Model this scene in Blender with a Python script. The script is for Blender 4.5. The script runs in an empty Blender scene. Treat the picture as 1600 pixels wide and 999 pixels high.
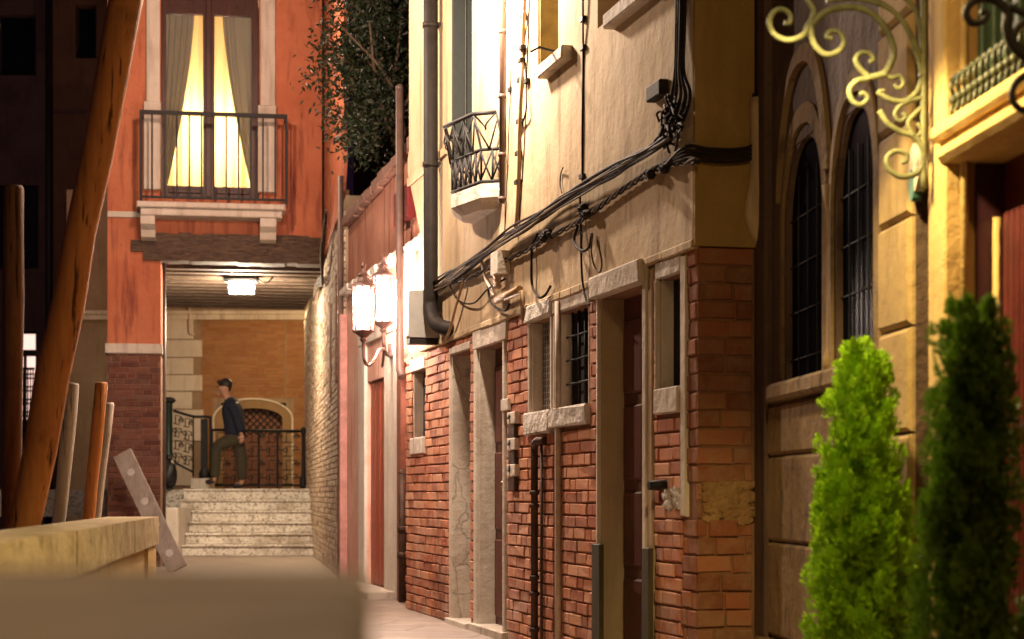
import bpy, bmesh, math, random
from mathutils import Vector, Matrix
random.seed(7)
C = bpy.context.scene.collection
PI = math.pi
K, CX, HY, EYE = 2800.0, 800.0, 772.0, 0.9

# ------------------------------------------------------------------ helpers
class Fr:
    """vertical plane: origin on the ground, u along it, n out of it"""
    def __init__(s, o, u, flip=False):
        l = math.hypot(*u); s.o = o; s.u = (u[0]/l, u[1]/l)
        s.n = (-s.u[1], s.u[0]) if not flip else (s.u[1], -s.u[0])
    def W(s, a, d, z):
        return (s.o[0]+s.u[0]*a+s.n[0]*d, s.o[1]+s.u[1]*a+s.n[1]*d, z)
    def px(s, x, y, d=0.0):
        k = (x-CX)/K
        ox, oy = s.o[0]+s.n[0]*d, s.o[1]+s.n[1]*d
        a = (k*oy-ox)/(s.u[0]-k*s.u[1])
        return a, EYE-(y-HY)*(oy+s.u[1]*a)/K
    def S(s, x, d=0.0): return s.px(x, HY, d)[0]
    def Z(s, x, y, d=0.0): return s.px(x, y, d)[1]
    def wp(s, x, y, d=0.0):
        a, z = s.px(x, y, d); return s.W(a, d, z)
ID = Fr((0, 0), (1, 0), flip=True)          # world axes: u = X, out = -Y

def P(x, y, Y): return ((x-CX)*Y/K, Y, EYE-(y-HY)*Y/K)

class MB:
    def __init__(s): s.v = []; s.f = []; s.sm = []
    def add(s, vs, fs, smooth=False):
        b = len(s.v); s.v += [tuple(v) for v in vs]
        s.f += [tuple(b+i for i in f) for f in fs]; s.sm += [smooth]*len(fs)
        return s
    def hexa(s, p):     # p: 4 bottom, 4 top
        return s.add(p, [(0,3,2,1),(4,5,6,7),(0,1,5,4),(1,2,6,5),(2,3,7,6),(3,0,4,7)])
    def box(s, fr, a0, a1, d0, d1, z0, z1, ch=0.0, jit=0.0):
        W = fr.W
        if ch:
            pts = [W(a0,d0,z0),W(a1,d0,z0),W(a1,d0,z1),W(a0,d0,z1)]
            c = ch
            j = lambda: random.uniform(-jit, jit)
            pts += [W(a0,d1-c+j()*.3,z0),W(a1,d1-c+j()*.3,z0),W(a1,d1-c+j()*.3,z1),W(a0,d1-c+j()*.3,z1)]
            pts += [W(a0+c+j(),d1+j(),z0+c+j()),W(a1-c+j(),d1+j(),z0+c+j()),W(a1-c+j(),d1+j(),z1-c+j()),W(a0+c+j(),d1+j(),z1-c+j())]
            fs = [(3,2,1,0)]+[(i,(i+1)%4,4+(i+1)%4,4+i) for i in range(4)]+[(4+i,4+(i+1)%4,8+(i+1)%4,8+i) for i in range(4)]+[(8,9,10,11)]
            return s.add(pts, fs)
        return s.hexa([W(a0,d0,z0),W(a1,d0,z0),W(a1,d1,z0),W(a0,d1,z0),W(a0,d0,z1),W(a1,d0,z1),W(a1,d1,z1),W(a0,d1,z1)])
    def prism(s, fr, poly, d0, d1):      # poly in (a, z), pushed from d0 to d1
        n = len(poly)
        vs = [fr.W(a,d0,z) for a,z in poly]+[fr.W(a,d1,z) for a,z in poly]
        return s.add(vs, [tuple(range(n)), tuple(range(2*n-1,n-1,-1))]+[(i,(i+1)%n,n+(i+1)%n,n+i) for i in range(n)])
    def slab(s, poly, z0, z1):           # poly of (x, y)
        n = len(poly)
        vs = [(x,y,z0) for x,y in poly]+[(x,y,z1) for x,y in poly]
        return s.add(vs, [tuple(range(n)), tuple(range(2*n-1,n-1,-1))]+[(i,(i+1)%n,n+(i+1)%n,n+i) for i in range(n)])
    def tube(s, pts, r, n=8, close=False):
        pts = [Vector(p) for p in pts]; m = len(pts)
        rs = r if isinstance(r, (list, tuple)) else [r]*m
        vs = []; up = None
        for i, p in enumerate(pts):
            t = (pts[min(i+1,m-1)]-pts[max(i-1,0)])
            t = t.normalized() if t.length > 1e-9 else Vector((0,0,1))
            if up is None:
                up = Vector((0,0,1)) if abs(t.z) < .9 else Vector((1,0,0))
            x = t.cross(up); x = x.normalized() if x.length > 1e-6 else t.orthogonal().normalized()
            y = x.cross(t).normalized(); up = y
            for k in range(n):
                a = 2*PI*k/n; vs.append(p+x*(rs[i]*math.cos(a))+y*(rs[i]*math.sin(a)))
        fs = [(i*n+k, i*n+(k+1)%n, (i+1)*n+(k+1)%n, (i+1)*n+k) for i in range(m-1) for k in range(n)]
        b = len(s.v); s.add(vs, fs, True)
        s.f += [tuple(b+k for k in range(n))[::-1], tuple(b+(m-1)*n+k for k in range(n))]; s.sm += [False, False]
        return s
    def lathe(s, c, prof, n=16, smooth=True, rot=0.0):   # prof: (radius, z)
        vs = []; m = len(prof)
        for r, z in prof:
            for k in range(n):
                a = 2*PI*k/n+rot; vs.append((c[0]+r*math.cos(a), c[1]+r*math.sin(a), c[2]+z))
        fs = [(i*n+k, i*n+(k+1)%n, (i+1)*n+(k+1)%n, (i+1)*n+k) for i in range(m-1) for k in range(n)]
        b = len(s.v); s.add(vs, fs, smooth)
        s.f += [tuple(b+k for k in range(n))[::-1], tuple(b+(m-1)*n+k for k in range(n))]; s.sm += [False, False]
        return s
    def ball(s, c, r, n=10, sq=(1,1,1)):
        m = n//2+1; vs = []
        for i in range(m+1):
            t = PI*i/m
            for k in range(n):
                a = 2*PI*k/n
                vs.append((c[0]+sq[0]*r*math.sin(t)*math.cos(a), c[1]+sq[1]*r*math.sin(t)*math.sin(a), c[2]+sq[2]*r*math.cos(t)))
        return s.add(vs, [(i*n+k,(i+1)*n+k,(i+1)*n+(k+1)%n,i*n+(k+1)%n) for i in range(m) for k in range(n)], True)
    def wall(s, fr, a0, a1, z0, z1, d0, d1, holes=()):
        """solid wall from d0 (back) to d1 (front) with rectangular holes"""
        A = sorted({a0,a1}|{min(max(x,a0),a1) for h in holes for x in h[:2]})
        Z = sorted({z0,z1}|{min(max(x,z0),z1) for h in holes for x in h[2:]})
        na, nz = len(A)-1, len(Z)-1
        def solid(i, j):
            if i < 0 or j < 0 or i >= na or j >= nz: return False
            ca, cz = (A[i]+A[i+1])/2, (Z[j]+Z[j+1])/2
            return not any(h[0] < ca < h[1] and h[2] < cz < h[3] for h in holes)
        W = fr.W
        for i in range(na):
            for j in range(nz):
                if not solid(i, j): continue
                p, q, r, t = A[i], A[i+1], Z[j], Z[j+1]
                s.add([W(p,d1,r),W(q,d1,r),W(q,d1,t),W(p,d1,t)], [(0,1,2,3)])
                s.add([W(p,d0,r),W(q,d0,r),W(q,d0,t),W(p,d0,t)], [(3,2,1,0)])
                for (di, dj, e, f) in ((-1,0,(p,r),(p,t)),(1,0,(q,r),(q,t)),(0,-1,(p,r),(q,r)),(0,1,(p,t),(q,t))):
                    if not solid(i+di, j+dj):
                        s.add([W(e[0],d0,e[1]),W(f[0],d0,f[1]),W(f[0],d1,f[1]),W(e[0],d1,e[1])], [(0,1,2,3)])
        return s
    def bricks(s, fr, a0, a1, z0, z1, holes=(), course=.064, blen=.215, d=0.0, pro=.014, gap=.010, jit=.003, skip=0.0):
        z = z0; row = 0
        while z < z1-.01:
            h = min(course, z1-z)
            iv = [(a0, a1)]
            for H in holes:
                if H[2] < z+h*.5 < H[3]:
                    nv = []
                    for p, q in iv:
                        if H[1] <= p or H[0] >= q: nv.append((p,q)); continue
                        if H[0] > p: nv.append((p,H[0]))
                        if H[1] < q: nv.append((H[1],q))
                    iv = nv
            for p, q in iv:
                a = p - random.uniform(0, blen*.6)
                while a < q:
                    l = random.choice((blen, blen, blen*.5))*random.uniform(.92,1.08)
                    b0, b1 = max(a,p), min(a+l,q)
                    a += l
                    if b1-b0 < .03 or random.random() < skip: continue
                    e = random.uniform(-.004,.005)
                    dz = random.uniform(-.0025,.0025)
                    s.box(fr, b0+gap*.5, b1-gap*.5, d-.01, d+pro+e, z+gap*.5+dz, z+h-gap*.5+dz, ch=.004, jit=jit*.8)
            z += course; row += 1
        return s
    def build(s, name, mat, parent=None, bevel=0.0, recalc=True):
        base = Vector((0,0,0)); q = parent
        while q is not None: base += q.location; q = q.parent
        me = bpy.data.meshes.new(name)
        me.from_pydata([tuple(Vector(v)-base) for v in s.v], [], s.f)
        if recalc:
            bm = bmesh.new(); bm.from_mesh(me); bmesh.ops.recalc_face_normals(bm, faces=bm.faces[:])
            sm = s.sm; bm.faces.ensure_lookup_table()
            bm.to_mesh(me); bm.free()
        me.polygons.foreach_set('use_smooth', s.sm)
        me.update()
        o = bpy.data.objects.new(name, me); C.objects.link(o)
        if mat is not None: me.materials.append(mat)
        if parent is not None: o.parent = parent
        if bevel:
            m = o.modifiers.new('bevel','BEVEL'); m.width = bevel; m.segments = 2; m.limit_method = 'ANGLE'
        return o

def tag(o, label=None, cat=None, group=None, kind=None):
    if label: o['label'] = label
    if cat: o['category'] = cat
    if group: o['group'] = group
    if kind: o['kind'] = kind
    return o
def thing(name, loc, label, cat, group=None):
    o = bpy.data.objects.new(name, None); C.objects.link(o); o.location = loc; o.empty_display_size = .1
    return tag(o, label, cat, group)
def spline(pts, n=8):
    """Catmull-Rom through the points"""
    p = [Vector(q) for q in pts]; p = [p[0]*2-p[1]]+p+[p[-1]*2-p[-2]]; out = []
    for i in range(1, len(p)-2):
        for k in range(n):
            t = k/n
            out.append(.5*((2*p[i])+(p[i+1]-p[i-1])*t+(2*p[i-1]-5*p[i]+4*p[i+1]-p[i+2])*t*t+(3*p[i]-p[i-1]-3*p[i+1]+p[i+2])*t**3))
    out.append(p[-2]); return out

# ------------------------------------------------------------------ materials
class NT:
    def __init__(s, name):
        s.m = bpy.data.materials.new(name); s.m.use_nodes = True; s.t = s.m.node_tree
        s.b = s.t.nodes['Principled BSDF']; s.out = s.t.nodes['Material Output']
    def n(s, typ, **kw):
        o = s.t.nodes.new(typ)
        for k, v in kw.items(): setattr(o, k, v)
        return o
    def l(s, a, b): s.t.links.new(a, b)
    def coord(s, scale=(1,1,1)):
        tc = s.n('ShaderNodeTexCoord'); mp = s.n('ShaderNodeMapping'); mp.inputs['Scale'].default_value = scale
        s.l(tc.outputs['Object'], mp.inputs['Vector']); return mp.outputs[0]
    def noise(s, sc, det=6, rough=.6, vec=None, dist=0.0):
        o = s.n('ShaderNodeTexNoise'); o.inputs['Scale'].default_value = sc; o.inputs['Detail'].default_value = det
        o.inputs['Roughness'].default_value = rough; o.inputs['Distortion'].default_value = dist
        s.l(vec if vec is not None else s.coord(), o.inputs['Vector']); return o.outputs['Fac']
    def ramp(s, fac, stops, interp='LINEAR'):
        r = s.n('ShaderNodeValToRGB'); e = r.color_ramp.elements; r.color_ramp.interpolation = interp
        while len(e) > 1: e.remove(e[-1])
        e[0].position = stops[0][0]; e[0].color = (*stops[0][1], 1) if len(stops[0][1]) == 3 else stops[0][1]
        for p, c in stops[1:]:
            q = e.new(p); q.color = (*c, 1)
        s.l(fac, r.inputs[0]); return r.outputs[0]
    def mask(s, fac, a, b): return s.ramp(fac, [(a,(0,0,0)),(b,(1,1,1))])
    def mix(s, fac, a, b, mode='MIX'):
        m = s.n('ShaderNodeMix', data_type='RGBA', blend_type=mode)
        if isinstance(fac, (int,float)): m.inputs[0].default_value = fac
        else: s.l(fac, m.inputs[0])
        for i, c in ((6,a),(7,b)):
            if isinstance(c, tuple): m.inputs[i].default_value = (*c[:3],1)
            else: s.l(c, m.inputs[i])
        return m.outputs[2]
    def bump(s, pairs, strength=1.0):
        prev = None
        for fac, dist in pairs:
            b = s.n('ShaderNodeBump'); b.inputs['Distance'].default_value = dist; b.inputs['Strength'].default_value = strength
            s.l(fac, b.inputs['Height'])
            if prev is not None: s.l(prev, b.inputs['Normal'])
            prev = b.outputs[0]
        s.l(prev, s.b.inputs['Normal'])
    def fin(s, col, rough=.85, metal=0.0, spec=.3):
        if isinstance(col, tuple): s.b.inputs['Base Color'].default_value = (*col,1)
        else: s.l(col, s.b.inputs['Base Color'])
        if isinstance(rough, (int,float)): s.b.inputs['Roughness'].default_value = rough
        else: s.l(rough, s.b.inputs['Roughness'])
        s.b.inputs['Metallic'].default_value = metal
        s.b.inputs['Specular IOR Level'].default_value = spec
        return s.m

def plaster(name, c1, c2, c3, streak=.5, lump=.006, grain=.0015, sc=1.6, crack=0.0, vs=.35):
    t = NT(name)
    a = t.mix(t.mask(t.noise(sc, 8, .65), .38, .62), c1, c2)
    st = t.mask(t.noise(3.0, 6, .6, t.coord((3,3,vs))), .52, .72)
    m = t.n('ShaderNodeMath', operation='MULTIPLY'); t.l(st, m.inputs[0]); m.inputs[1].default_value = streak
    a = t.mix(m.outputs[0], a, c3)
    sp = t.mask(t.noise(sc*7, 5, .7), .6, .75)
    m = t.n('ShaderNodeMath', operation='MULTIPLY'); t.l(sp, m.inputs[0]); m.inputs[1].default_value = streak*.5
    a = t.mix(m.outputs[0], a, c3)
    bp = [(t.noise(4, 4, .5), lump*3), (t.noise(22, 6, .6), lump), (t.noise(130, 3, .6), grain)]
    if crack:
        v = t.n('ShaderNodeTexVoronoi', feature='DISTANCE_TO_EDGE'); v.inputs['Scale'].default_value = 5.0
        nz = t.n('ShaderNodeTexNoise'); nz.inputs['Scale'].default_value = 3; nz.inputs['Detail'].default_value = 6
        t.l(t.coord(), nz.inputs['Vector'])
        t.l(t.mix(.25, t.coord((1,1,.7)), nz.outputs['Color']), v.inputs['Vector'])
        cm = t.ramp(v.outputs['Distance'], [(0,(0,0,0)),(.03,(1,1,1))])
        a = t.mix(cm, t.mix(crack, a, tuple(x*.3 for x in c3)), a)
        bp.append((cm, .006*crack))
    t.bump(bp)
    return t.fin(a, .92, spec=.15)

def brick(name, cols, mortar_dust=(.4,.3,.22), dust=.35, rough=.9):
    t = NT(name)
    g = t.n('ShaderNodeNewGeometry')
    a = t.ramp(g.outputs['Random Per Island'], [(i/len(cols), c) for i, c in enumerate(cols)], 'CONSTANT')
    m = t.mask(t.noise(9, 8, .7), .42, .7)
    mm = t.n('ShaderNodeMath', operation='MULTIPLY'); t.l(m, mm.inputs[0]); mm.inputs[1].default_value = dust
    a = t.mix(mm.outputs[0], a, mortar_dust)
    a = t.mix(t.mask(t.noise(55, 5, .7), .62, .8), a, tuple(x*.45 for x in cols[0]))
    t.bump([(t.noise(30, 6, .65), .004), (t.noise(140, 4, .6), .0015)])
    return t.fin(a, rough, spec=.2)

def simple(name, c, rough=.5, metal=0.0, var=.35, sc=14, bump=.001, spec=.4, c2=None):
    t = NT(name)
    d = c2 or tuple(x*(1-var) for x in c)
    a = t.mix(t.mask(t.noise(sc, 7, .65), .35, .68), c, d)
    t.bump([(t.noise(sc*4, 5, .6), bump)])
    return t.fin(a, rough, metal, spec)

def wood(name, c1, c2, rough=.6, scale=(14,14,1.2), bump=.002, spec=.3, cracks=0):
    t = NT(name)
    f = t.noise(3, 8, .65, t.coord(scale), .4)
    a = t.mix(t.mask(f, .35, .65), c1, c2)
    a = t.mix(t.mask(t.noise(6, 4), .6, .8), a, tuple(x*.5 for x in c2))
    if cracks:
        ck = t.mask(t.noise(5, 5, .55, t.coord((9,9,.45)), .3), .60, .66); a = t.mix(ck, a, tuple(x*.22 for x in c2))
        a = t.mix(t.mask(t.noise(2.5, 6, .65), .52, .70), a, tuple(x*.55 for x in c1))
        t.bump([(f, bump), (ck, -.006), (t.noise(60, 4), .0012)])
    else: t.bump([(f, bump), (t.noise(60, 4), .0006)])
    return t.fin(a, rough, 0, spec)

def glow(name, c, strength):
    t = NT(name); e = t.n('ShaderNodeEmission'); e.inputs[0].default_value = (*c,1); e.inputs[1].default_value = strength
    t.l(e.outputs[0], t.out.inputs['Surface']); return t.m

M_ = {}
M_['yellow'] = plaster('yellow_plaster', (.56,.44,.29), (.46,.34,.20), (.26,.17,.10), .9, lump=.0035, grain=.001, sc=1.1)
M_['mortar'] = plaster('mortar', (.30,.17,.11), (.24,.12,.075), (.16,.08,.05), .5)
def salted(name, cols):
    m = brick(name, cols, (.50,.30,.20), .5)
    t = NT.__new__(NT); t.m = m; t.t = m.node_tree; t.b = t.t.nodes['Principled BSDF']; t.out = t.t.nodes['Material Output']
    src = t.b.inputs['Base Color'].links[0].from_socket
    sp = t.n('ShaderNodeSeparateXYZ'); tc = t.n('ShaderNodeTexCoord'); t.l(tc.outputs['Object'], sp.inputs[0])
    h = t.ramp(sp.outputs['Z'], [(0,(.8,.8,.8)),(.35,(.55,.55,.55)),(.9,(.25,.25,.25))])
    f = t.mix(1.0, t.mask(t.noise(3.2, 9, .72), .46, .66), h, 'MULTIPLY')
    a = t.mix(f, src, (.52,.40,.32))
    a = t.mix(t.mask(t.noise(1.7, 6, .6, t.coord((1.3,1.3,.6))), .56, .74), a, (.17,.065,.04))
    t.l(a, t.b.inputs['Base Color']); return m
M_['brick'] = salted('red_brick', [(.50,.19,.095),(.42,.14,.07),(.55,.23,.12),(.36,.11,.06),(.47,.19,.10),(.31,.10,.055),(.58,.28,.16)])
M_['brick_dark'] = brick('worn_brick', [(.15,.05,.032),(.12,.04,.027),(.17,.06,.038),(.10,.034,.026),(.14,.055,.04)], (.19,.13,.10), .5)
M_['brick_old'] = brick('limewashed_brick', [(.44,.33,.23),(.38,.27,.18),(.47,.37,.27),(.33,.22,.15),(.30,.18,.11)], (.52,.45,.36), .6)
M_['mortar_pale'] = plaster('pale_mortar', (.30,.22,.15), (.24,.17,.11), (.13,.08,.05), .6)
M_['brick_ochre'] = brick('ochre_brick', [(.30,.14,.06),(.27,.12,.05),(.32,.15,.065),(.26,.115,.048),(.29,.14,.06)], (.36,.20,.09), .35)
M_['white_plaster'] = plaster('white_plaster', (.62,.55,.46), (.52,.45,.37), (.28,.20,.13), .5)
M_['cracked'] = plaster('cracked_plaster', (.60,.52,.43), (.52,.43,.35), (.26,.18,.12), .45, lump=.012, crack=.4)
M_['stone'] = plaster('istrian_stone', (.62,.55,.47), (.52,.45,.37), (.22,.16,.12), .55, lump=.008)
M_['rough_stone'] = plaster('rough_stone', (.66,.60,.53), (.50,.44,.37), (.20,.15,.11), .7, lump=.03, sc=6)
def pitted(name):
    t = NT(name); a = t.mix(t.mask(t.noise(5, 8, .7), .4, .65), (.72,.66,.57), (.58,.51,.42))
    a = t.mix(t.mask(t.noise(26, 8, .75), .50, .62), a, (.13,.09,.06)); a = t.mix(t.mask(t.noise(2.2, 5, .6), .5, .72), a, (.30,.23,.16))
    t.bump([(t.noise(26, 8, .75), -.006)]); return t.fin(a, .85, spec=.2)
M_['step_stone'] = pitted('step_stone')
M_['coping'] = plaster('coping_stone', (.46,.37,.22), (.36,.28,.15), (.17,.115,.055), .9, lump=.014, sc=4, vs=3.0)
M_['red'] = plaster('red_plaster', (.50,.175,.09), (.42,.13,.065), (.20,.055,.04), 1.0, sc=1.1)
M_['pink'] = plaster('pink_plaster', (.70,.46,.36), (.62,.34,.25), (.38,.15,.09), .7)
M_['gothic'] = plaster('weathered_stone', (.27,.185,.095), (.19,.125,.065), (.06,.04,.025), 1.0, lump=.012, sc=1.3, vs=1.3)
M_['gothic_dark'] = plaster('dark_shaded_plaster', (.13,.085,.06), (.09,.058,.045), (.045,.03,.028), .8, lump=.012, crack=.12)  # dark brown plaster; also carries the lamp's shade on the window wall
M_['ashlar'] = plaster('ashlar_stone', (.42,.30,.15), (.34,.235,.11), (.15,.095,.045), .7, vs=1.0)
M_['pilaster'] = plaster('ochre_stone', (.55,.39,.17), (.48,.32,.13), (.25,.15,.06), .55)
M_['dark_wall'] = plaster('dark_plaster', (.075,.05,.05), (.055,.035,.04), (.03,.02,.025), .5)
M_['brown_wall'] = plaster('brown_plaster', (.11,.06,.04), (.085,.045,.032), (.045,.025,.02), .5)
M_['beam'] = wood('old_beam', (.12,.075,.05), (.045,.028,.02), .85, (1.2,14,14), .006)
M_['plank'] = wood('ceiling_plank', (.11,.07,.045), (.05,.03,.02), .8, (1.0,12,12), .003)
M_['brown_wood'] = wood('dark_brown_wood', (.075,.028,.018), (.04,.015,.012), .45)
M_['door_wood'] = wood('red_brown_door', (.13,.045,.03), (.075,.025,.02), .5)
M_['pole'] = wood('varnished_pole', (.62,.25,.08), (.48,.18,.055), .6, (10,10,1), .003, .2, 1)
M_['pole_dark'] = wood('weathered_pole', (.20,.10,.045), (.12,.06,.028), .7, (10,10,1), .003, .2, 1)
M_['pole_white'] = wood('white_painted_wood', (.62,.54,.47), (.48,.40,.33), .7, (8,8,1), .003, .2, 1)
M_['board'] = wood('grey_board', (.36,.30,.25), (.24,.19,.155), .8, (6,6,2), .002)
M_['board_spot'] = simple('board_patch', (.60,.53,.47), .8)
M_['flood'] = wood('mossy_board', (.075,.06,.03), (.035,.03,.016), .7, (8,8,1))
M_['iron'] = simple('black_iron', (.010,.008,.008), .65, .0, .4, 30)
M_['iron_green'] = simple('green_painted_iron', (.17,.175,.085), .6, .0, .55, 18, .003, .3)
M_['pipe'] = simple('grey_pipe', (.024,.018,.014), .62, .0, .5, 10, .001, .2)
M_['pipe_pale'] = simple('painted_pipe', (.11,.065,.05), .5, .0, .4, 10)
M_['copper'] = simple('rusty_pipe', (.095,.05,.032), .6, .3, .6, 14, .003)
M_['conduit'] = simple('ochre_conduit', (.42,.27,.14), .6)
M_['white_pipe'] = simple('whitewashed_pipe', (.60,.47,.37), .7)
M_['cable'] = simple('black_cable', (.028,.02,.015), .75, 0, .4, 20, spec=.12)
M_['cable_pale'] = simple('dusty_cable', (.15,.11,.075), .8, 0, .5, 20, spec=.1)
M_['box_grey'] = simple('grey_box', (.42,.40,.36), .5, 0, .15)
M_['brass'] = simple('brass', (.55,.36,.14), .3, .9)
M_['shutter'] = simple('dark_green_shutter', (.012,.017,.014), .6)
M_['green_shutter'] = simple('green_louvre', (.055,.10,.06), .5)
M_['dark_red'] = simple('dark_red_panel', (.11,.018,.02), .4, 0, .4)
M_['maroon'] = simple('maroon_reveal', (.05,.012,.02), .5)
M_['black'] = simple('dark_interior', (.008,.006,.008), .9)
M_['bag'] = simple('black_bag', (.012,.012,.012), .28, 0, .2, 9, .01, .6)
M_['dark_green_iron'] = simple('bottle_green_iron', (.02,.04,.032), .3, .3)
M_['terracotta'] = simple('terracotta', (.34,.13,.07), .8)
M_['lamp_metal'] = simple('pink_bronze_metal', (.11,.06,.05), .5, .3)
M_['leaf'] = None
def leafmat(name, c1, c2, c3, trans=.25, rough=.5):
    t = NT(name); g = t.n('ShaderNodeNewGeometry')
    a = t.ramp(g.outputs['Random Per Island'], [(0,c1),(.45,c2),(.9,c3)])
    t.fin(a, rough, spec=.3)
    tr = t.n('ShaderNodeBsdfTranslucent'); t.l(a, tr.inputs[0])
    mx = t.n('ShaderNodeMixShader'); mx.inputs[0].default_value = trans
    t.l(t.b.outputs[0], mx.inputs[1]); t.l(tr.outputs[0], mx.inputs[2]); t.l(mx.outputs[0], t.out.inputs[0])
    return t.m
M_['leaf'] = leafmat('vine_leaf', (.010,.018,.007), (.017,.028,.010), (.045,.042,.022))
M_['thuja'] = leafmat('thuja_spray', (.20,.40,.010), (.29,.52,.014), (.36,.60,.025), .15)
M_['thuja_shaded'] = leafmat('shaded_thuja_spray', (.085,.18,.010), (.12,.24,.014), (.17,.32,.02), .2)  # darker copy of the thuja green, painting in the shade of an unlit front
M_['bark'] = wood('bark', (.12,.075,.045), (.06,.04,.025), .9)
# window glass: thin clear pane with a faint sheen
def glassmat(name, tint=(1,1,1), fac=.10):
    t = NT(name); tr = t.n('ShaderNodeBsdfTransparent'); tr.inputs[0].default_value = (*tint,1)
    gl = t.n('ShaderNodeBsdfGlossy'); gl.inputs['Roughness'].default_value = .03
    mx = t.n('ShaderNodeMixShader'); mx.inputs[0].default_value = fac
    t.l(tr.outputs[0], mx.inputs[1]); t.l(gl.outputs[0], mx.inputs[2]); t.l(mx.outputs[0], t.out.inputs[0]); return t.m
M_['glass'] = glassmat('clear_glass')
def leaded(name):
    t = NT(name); d = t.n('ShaderNodeBsdfDiffuse'); a = t.mix(t.mask(t.noise(38, 5, .7), .66, .74), (.005,.006,.010), (.07,.075,.085)); t.l(a, d.inputs[0])
    g = t.n('ShaderNodeBsdfGlossy'); g.inputs['Roughness'].default_value = .25; mx = t.n('ShaderNodeMixShader'); mx.inputs[0].default_value = .015
    t.l(d.outputs[0], mx.inputs[1]); t.l(g.outputs[0], mx.inputs[2]); t.l(mx.outputs[0], t.out.inputs[0]); return t.m
M_['dark_glass'] = leaded('dark_leaded_glass')
def curtain(name, c, tr):
    t = NT(name); d = t.n('ShaderNodeBsdfDiffuse'); d.inputs[0].default_value = (*c,1)
    q = t.n('ShaderNodeBsdfTranslucent'); q.inputs[0].default_value = (*c,1)
    mx = t.n('ShaderNodeMixShader'); mx.inputs[0].default_value = tr
    t.l(d.outputs[0], mx.inputs[1]); t.l(q.outputs[0], mx.inputs[2]); t.l(mx.outputs[0], t.out.inputs[0]); return t.m
M_['curtain'] = curtain('cream_curtain', (.85,.78,.60), .7)
M_['sheer'] = curtain('grey_green_curtain', (.42,.40,.31), .22)
M_['lit_curtain'] = glow('lit_net_curtain', (1,.62,.52), .9)
M_['lamp_glass'] = glow('lit_lantern_glass', (1,.76,.64), 460.0)
M_['passage_glass'] = glow('lit_passage_lamp_glass', (1,.84,.62), 380.0)
# paving
def paving():
    t = NT('paving_stone')
    b = t.n('ShaderNodeTexBrick'); b.offset = .37
    b.inputs['Scale'].default_value = 1.0; b.inputs['Brick Width'].default_value = .9; b.inputs['Row Height'].default_value = .45
    b.inputs['Mortar Size'].default_value = .008; b.inputs['Color1'].default_value = (.34,.26,.21,1); b.inputs['Color2'].default_value = (.27,.21,.17,1)
    b.inputs['Mortar'].default_value = (.08,.06,.05,1)
    mp = t.n('ShaderNodeMapping'); mp.inputs['Rotation'].default_value = (0,0,.25); tc = t.n('ShaderNodeTexCoord')
    t.l(tc.outputs['Object'], mp.inputs[0]); t.l(mp.outputs[0], b.inputs['Vector'])
    a = t.mix(t.mask(t.noise(5,8,.7), .4, .7), b.outputs['Color'], (.20,.15,.12))
    t.bump([(b.outputs['Fac'], -.004), (t.noise(25,6), .006)])
    return t.fin(a, .6, spec=.35)
M_['paving'] = paving()
tw = NT('canal_water'); tw.bump([(tw.noise(3,3), .03)]); M_['water'] = tw.fin((.01,.02,.02), .08, spec=.5)

# ------------------------------------------------------------------ frames
M = Fr((.811,7.78), (-.259,1))            # long facade of the yellow house; s grows away from the camera
E = Fr((.811,7.78), (1,.259), flip=True)  # its narrow end, facing the camera
G = Fr((1.085,7.95), (.0788,-.9969), flip=True)   # gothic facade; s grows towards the camera
PW = Fr((-1.1,15.85), (-.259,1))          # pink garden wall
BW = Fr((-1.67,18.0), (-.15,1))           # limewashed brick wall
RH = Fr((-4.94,21.886), (1,.16), flip=True)  # red house facade
assert M.n[0] < 0 and E.n[1] < 0 and G.n[0] < 0 and PW.n[0] < 0 and BW.n[0] < 0 and RH.n[1] < 0

# ------------------------------------------------------------------ setting
tag(MB().slab([(-2.6,-3),(6,-3),(6,60),(-7.5,60),(-4.9,21.5)], -.3, 0.0).build('ground', M_['paving']), 'worn stone paving of the narrow alley', 'ground', kind='structure')
tag(MB().slab([(-40,-3),(-2.62,-3),(-4.92,21.5),(-7.6,60),(-40,60)], -1.2, -.75).build('canal_water', M_['water']), 'dark canal water beyond the parapet', 'water', kind='structure')

# ------------------------------------------------------------------ yellow house
def rect(fr, x0, x1, xr, yt, yb, d=0.0):
    """(a0,a1,z0,z1) of a photo rectangle; heights read at column xr"""
    a, b = fr.S(x0,d), fr.S(x1,d); return (min(a,b), max(a,b), fr.Z(xr,yb,d), fr.Z(xr,yt,d))
ZP = 1.975                                  # lower edge of the yellow plaster
SE = M.S(637)
yh = thing('yellow_house', M.W(SE/2,-1.5,0), 'tall ochre plastered house above a red brick ground floor, hung with cables', 'house')
W1 = rect(M,647,667,657,580,683); D1 = rect(M,707,737,722,551,980); D2 = rect(M,749,789,765,541,995)
W2 = rect(M,832,866,849,500,642); W3 = rect(M,872,921,897,483,634); D3 = rect(M,940,1011,975,456,1100); W4 = rect(M,1033,1065,1049,433,605)
D1 = (D1[0],D1[1],-.01,D1[3]); D2 = (D2[0],D2[1],-.01,D2[3]); D3 = (D3[0],D3[1],-.01,D3[3])
holes = [W1,D1,D2,W2,W3,D3,W4]
MB().wall(M, 0.0, SE, -.05, ZP+.02, -.42, 0.0, holes).build('lower_wall', M_['mortar'], yh)
MB().wall(E, .002, .262, -.05, ZP+.02, -.08, 0.0).build('corner_wall', plaster('brown_mortar', (.33,.17,.09), (.27,.13,.065), (.16,.07,.035), .6), yh)
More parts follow.
